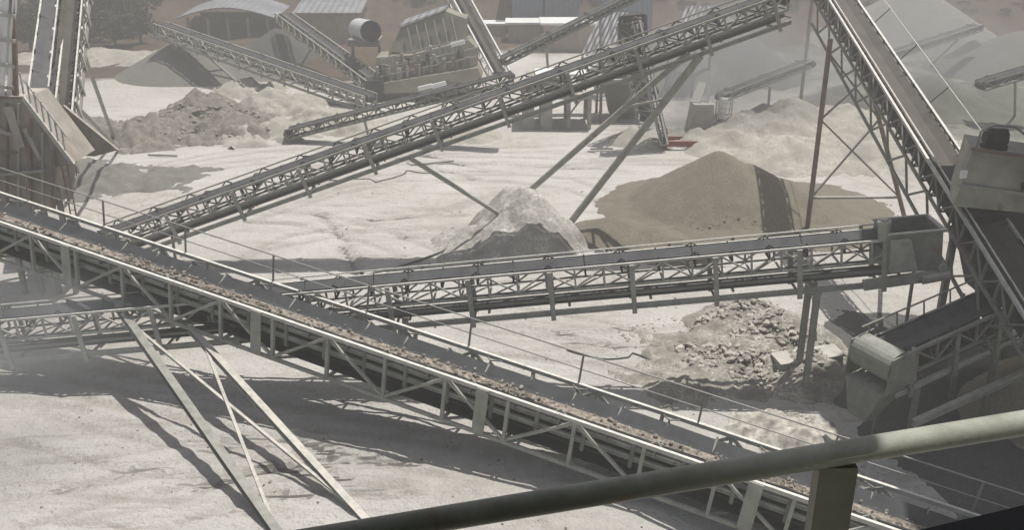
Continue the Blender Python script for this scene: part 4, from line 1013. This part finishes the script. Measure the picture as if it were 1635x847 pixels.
# ------------------------------------------------------------------ vegetation
def leafclump(mb, c, r, nl, s, rnd_):
    for _ in range(nl):
        v_ = Vector((rnd_.gauss(0, 1), rnd_.gauss(0, 1), rnd_.gauss(0, 1))).normalized()*r*(.5+.5*rnd_.random())
        p_ = Vector(c)+Vector((v_.x, v_.y, v_.z*.8)); a_ = Vector((rnd_.gauss(0, 1), rnd_.gauss(0, 1), rnd_.gauss(0, 1))).normalized()
        b_ = a_.orthogonal().normalized(); s_ = s*(.6+.8*rnd_.random())
        mb.add([p_-a_*s_, p_-b_*s_*.6, p_+a_*s_, p_+b_*s_*.6], [(0, 1, 2, 3)])
rv = random.Random(21)
tl_ = ['dark evergreen tree at the top left behind the white frame', 'dark evergreen tree right of the left tower conveyors', 'widest dark evergreen tree at the top left',
       'dark evergreen tree at the right end of the top left clump', 'small dark bush tree in front of the top left clump']
for k, (px, py, hh) in enumerate(((45, 45, 6.5), (140, 40, 7.5), (180, 36, 8), (222, 40, 6), (197, 52, 2.4))):
    q = atz(px, py+8, 0); q.z = gh(q.x, q.y)
    for _ in range(3):
        q = atz(px, py+8, q.z); q.z = gh(q.x, q.y)
    t = thing('evergreen_tree', tl_[k], 'tree', tuple(q), 'trees at the foot of the hill')
    mb = MB(); mb.tube(q, q+Vector((.1, 0, hh*.6)), .2, 8, .08)
    for j in range(4): mb.tube(q+Vector((0, 0, hh*.3)), q+Vector((math.cos(j*1.6)*hh*.3, math.sin(j*1.6)*hh*.3, hh*.6)), .08, 6, .03)
    mb.build('trunk', M['bark'], t)
    mb = MB()
    for j in range(44):
        an = rv.random()*6.28; rr_ = hh*.42*math.sqrt(rv.random()); leafclump(mb, q+Vector((math.cos(an)*rr_, math.sin(an)*rr_, hh*(.25+.65*rv.random()))), hh*.17, 90, .2, rv)
    mb.build('crown', M['leaf'], t)
# scrub bushes on the hill
protos = []
for k in range(3):
    mb = MB()
    for j in range(7): leafclump(mb, (rv.gauss(0, .45), rv.gauss(0, .4), .35+.4*rv.random()), .4, 34, .11, rv)
    me_ = bpy.data.meshes.new('hill_bush'); me_.from_pydata(mb.v, [], mb.f); me_.materials.append(M['shrubm']); protos.append(me_)
cnt = 0
for _ in range(400):
    if cnt >= 120: break
    px = rv.uniform(250, 1640); py = rv.uniform(-25, 66)
    # march the view ray to the ground
    r = ray(px, py); tt_ = 60.
    while tt_ < 400:
        p_ = Vector((0, 0, H))+r*tt_
        if p_.z < gh(p_.x, p_.y): break
        tt_ += 1.5
    if p_.y < 132 or tt_ >= 398: continue
    cnt += 1
    o = bpy.data.objects.new('hill_bush', protos[cnt % 3]); S.collection.objects.link(o)
    o.location = (p_.x, p_.y, gh(p_.x, p_.y)-.05); s_ = rv.uniform(.5, 1.4); o.scale = (s_*1.2, s_, s_*.9); o.rotation_euler = (0, 0, rv.random()*6.28)
    tag(o, 'low dark scrub bush dotted on the brown hillside', 'bush', 'scrub bushes on the hillside')

# hoses and cables trailing along the yard
for k, (pp, lab) in enumerate((([(905,560),(960,575),(1010,570),(1060,585),(1110,580)], 'thin dark hose curling over the ground left of the rubble bank'),
                               ([(470,300),(520,286),(600,290),(650,276),(700,280)], 'thin dark hose lying on the open yard below the middle of the long conveyor'))):
    pts = []
    for a_, b2 in zip(pp[:-1], pp[1:]):
        for j in range(8):
            q = atz(a_[0]+(b2[0]-a_[0])*j/8, a_[1]+(b2[1]-a_[1])*j/8+2.5*math.sin((a_[0]+j)*.21), 0); q.z = gh(q.x, q.y)+.03; pts.append(q)
    mb = MB(); mb.path(pts, .03, 6); o = mb.build('hose', M['belt']); tag(o, lab, 'hose')
# cable lying over the ground
pts = []
for (x, y, z) in ((545, 448, .9), (575, 442, .5), (620, 431, .15), (670, 416, .08), (706, 402, .08), (722, 392, .1), (748, 368, .12), (772, 344, .2), (792, 322, .6), (806, 312, 1.2)):
    q = atz(x, y, z); q.z = max(z, gh(q.x, q.y)+.05); pts.append(q)
mb = MB(); mb.path(pts, .055, 8); o = mb.build('power_cable', M['belt_dusty']); tag(o, 'dark cable trailing over the pale ground up to the white earth block', 'cable')

# bolts of clutter lying about
def onground(px, py): q = atz(px, py, 0); q.z = gh(q.x, q.y); return q
for k, (px, py, an, ln_) in enumerate(((690, 262, .3, 3.0), (1120, 560, 1.9, 1.6), (260, 250, -.2, 2.2))):
    q = onground(px, py); mb = MB(); d_ = Vector((math.cos(an), math.sin(an), .02))*ln_/2
    mb.tube(q-d_+Vector((0, 0, .1)), q+d_+Vector((0, 0, .1)), .06, 10)
    o = mb.build('loose_pipe', M['steel_dark']); tag(o, ('dark pipe lying on the open yard below the long conveyor', 'short dark pipe lying left of the rubble bank', 'dark pipe lying in front of the brown rock heap')[k], 'pipe')
# ------------------------------------------------------------------ viewing cabin: handrail, post, window frame, roof
def pipe_pt(px, py, d): return atd(px, py, d)
a_ = pipe_pt(380, 883, 2.05); b2 = pipe_pt(1720, 662, 2.05)
t = thing('walkway_handrail', 'thick dusty pipe handrail crossing the foreground, sunlit at its right end', 'handrail', tuple(atd(1335, 1000, 2.05)))
mb = MB(); mb.tube(a_, b2, .0275, 32); mb.build('top_pipe', M['handrail'], t, True)
q0 = atd(1337, 728, 2.05); mb = MB(); mb.box(q0.x-.042, q0.x+.042, q0.y-.02, q0.y+.02, q0.z-1.2, q0.z-.02); mb.build('post', M['handpost'], t)
for dz in (-.5,):
    mb = MB(); mb.tube(a_+Vector((0, .0, dz)), b2+Vector((0, 0, dz)), .018, 16); mb.build('knee_pipe', M['handpost'], t, True)
mb = MB(); u_ = (b2-a_).normalized(); a2 = a_-u_*1.0; b3 = b2+u_*1.0; mb.bar(a2+Vector((0,0,-1.15)), b3+Vector((0,0,-1.15)), .2, .03); mb.build('deck_edge', M['steel_dark'], t)
t = thing('cabin_window', 'black window frame edge of the viewing cabin in the lower right corner', 'window', tuple(atd(1600, 860, .8)))
a_ = atd(1380, 929, .8); b2 = atd(1760, 838, .8)
mb = MB(); mb.bar(a_, b2, .05, .034); mb.build('sill', M['black'], t)
t = thing('cabin_roof', 'flat steel roof over the viewing cabin', 'roof', (0, 0, 19.0))
mb = MB(); mb.box(-6, 1.50, -4, 3.3, 18.95, 19.05); mb.build('sheet', M['roof_grey'], t)
mb = MB(); mb.box(-6, 1.52, 3.301, 3.34, 18.85, 19.08); mb.build('fascia', M['steel_dark'], t)

t = thing('viewing_cabin', 'steel clad cabin wall and walkway floor behind the handrail', 'building', (0, -1.2, 14.9))
mb = MB(); mb.box(-6, 6, -1.3, -1.2, 14.9, 18.9); mb.build('rear_wall', M['steel_dark'], t)
mb = MB(); mb.box(-6, 6, -1.2, 1.35, 14.85, 14.9); mb.build('floor', M['steel_dark'], t)

# ------------------------------------------------------------------ haze
mb = MB(); mb.box(-260, 260, -30, 330, -4, 75)
hm = bpy.data.materials.new('dusty_air'); hm.use_nodes = True; n = hm.node_tree; n.nodes.clear()
pv = n.nodes.new('ShaderNodeVolumePrincipled'); pv.inputs['Color'].default_value = (.90, .89, .86, 1); pv.inputs['Density'].default_value = .0046; pv.inputs['Anisotropy'].default_value = .2
mo = n.nodes.new('ShaderNodeOutputMaterial'); n.links.new(pv.outputs[0], mo.inputs['Volume'])
o = mb.build('haze', hm); o['kind'] = 'stuff'; o['label'] = 'thin pale dust haze filling the quarry air'; o['category'] = 'haze'
def cloud(label, c, rx, ry, rz, dens, sc):
    me_ = bpy.data.meshes.new('dust_cloud'); mb = MB()
    N1, N2 = 16, 10; vs = [(0, 0, -1)]
    for j in range(1, N2):
        for i in range(N1):
            th = math.pi*j/N2; ph = 2*math.pi*i/N1; vs.append((math.sin(th)*math.cos(ph), math.sin(th)*math.sin(ph), -math.cos(th)))
    vs.append((0, 0, 1)); fs = [(0, 1+(i+1) % N1, 1+i) for i in range(N1)]
    for j in range(N2-2):
        for i in range(N1): fs.append((1+j*N1+i, 1+j*N1+(i+1) % N1, 1+(j+1)*N1+(i+1) % N1, 1+(j+1)*N1+i))
    e = len(vs)-1; fs += [(e, e-N1+i, e-N1+(i+1) % N1) for i in range(N1)]
    me_.from_pydata(vs, [], fs)
    m = bpy.data.materials.new('drifting_dust'); m.use_nodes = True; n = m.node_tree; n.nodes.clear(); L = n.links
    tc = n.nodes.new('ShaderNodeTexCoord'); ln = n.nodes.new('ShaderNodeVectorMath'); ln.operation = 'LENGTH'; L.new(tc.outputs['Object'], ln.inputs[0])
    mr = n.nodes.new('ShaderNodeMapRange'); mr.inputs[1].default_value = 1; mr.inputs[2].default_value = .2; L.new(ln.outputs['Value'], mr.inputs[0]); mr.interpolation_type = 'SMOOTHSTEP'
    no = n.nodes.new('ShaderNodeTexNoise'); no.inputs['Scale'].default_value = sc; no.inputs['Detail'].default_value = 3; L.new(tc.outputs['Object'], no.inputs[0])
    nr = n.nodes.new('ShaderNodeMapRange'); nr.inputs[1].default_value = .35; nr.inputs[2].default_value = .7; L.new(no.outputs[0], nr.inputs[0])
    mu = n.nodes.new('ShaderNodeMath'); mu.operation = 'MULTIPLY'; L.new(mr.outputs[0], mu.inputs[0]); L.new(nr.outputs[0], mu.inputs[1])
    m2 = n.nodes.new('ShaderNodeMath'); m2.operation = 'MULTIPLY'; L.new(mu.outputs[0], m2.inputs[0]); m2.inputs[1].default_value = dens
    pv = n.nodes.new('ShaderNodeVolumePrincipled'); pv.inputs['Color'].default_value = (.80, .82, .84, 1); L.new(m2.outputs[0], pv.inputs['Density'])
    mo = n.nodes.new('ShaderNodeOutputMaterial'); L.new(pv.outputs[0], mo.inputs['Volume']); me_.materials.append(m)
    o = bpy.data.objects.new('dust_cloud', me_); S.collection.objects.link(o); o.location = c; o.scale = (rx, ry, rz)
    tag(o, label, 'dust', None, 'stuff')
cloud('cloud of fine grey dust drifting below the head of the long conveyor', atd(1170, 110, 72), 10, 8, 7, .34, 1.6)
cloud('faint dust hanging over the grey mounds at the upper right', atd(1470, 90, 76), 12, 8, 6, .2, 1.5)
cloud('pale dust drifting under the near conveyor at the left edge', atd(20, 545, 30), 6, 3.5, 3, .22, 1.4)
for o in bpy.data.objects:
    if '_loc' in o: del o['_loc']
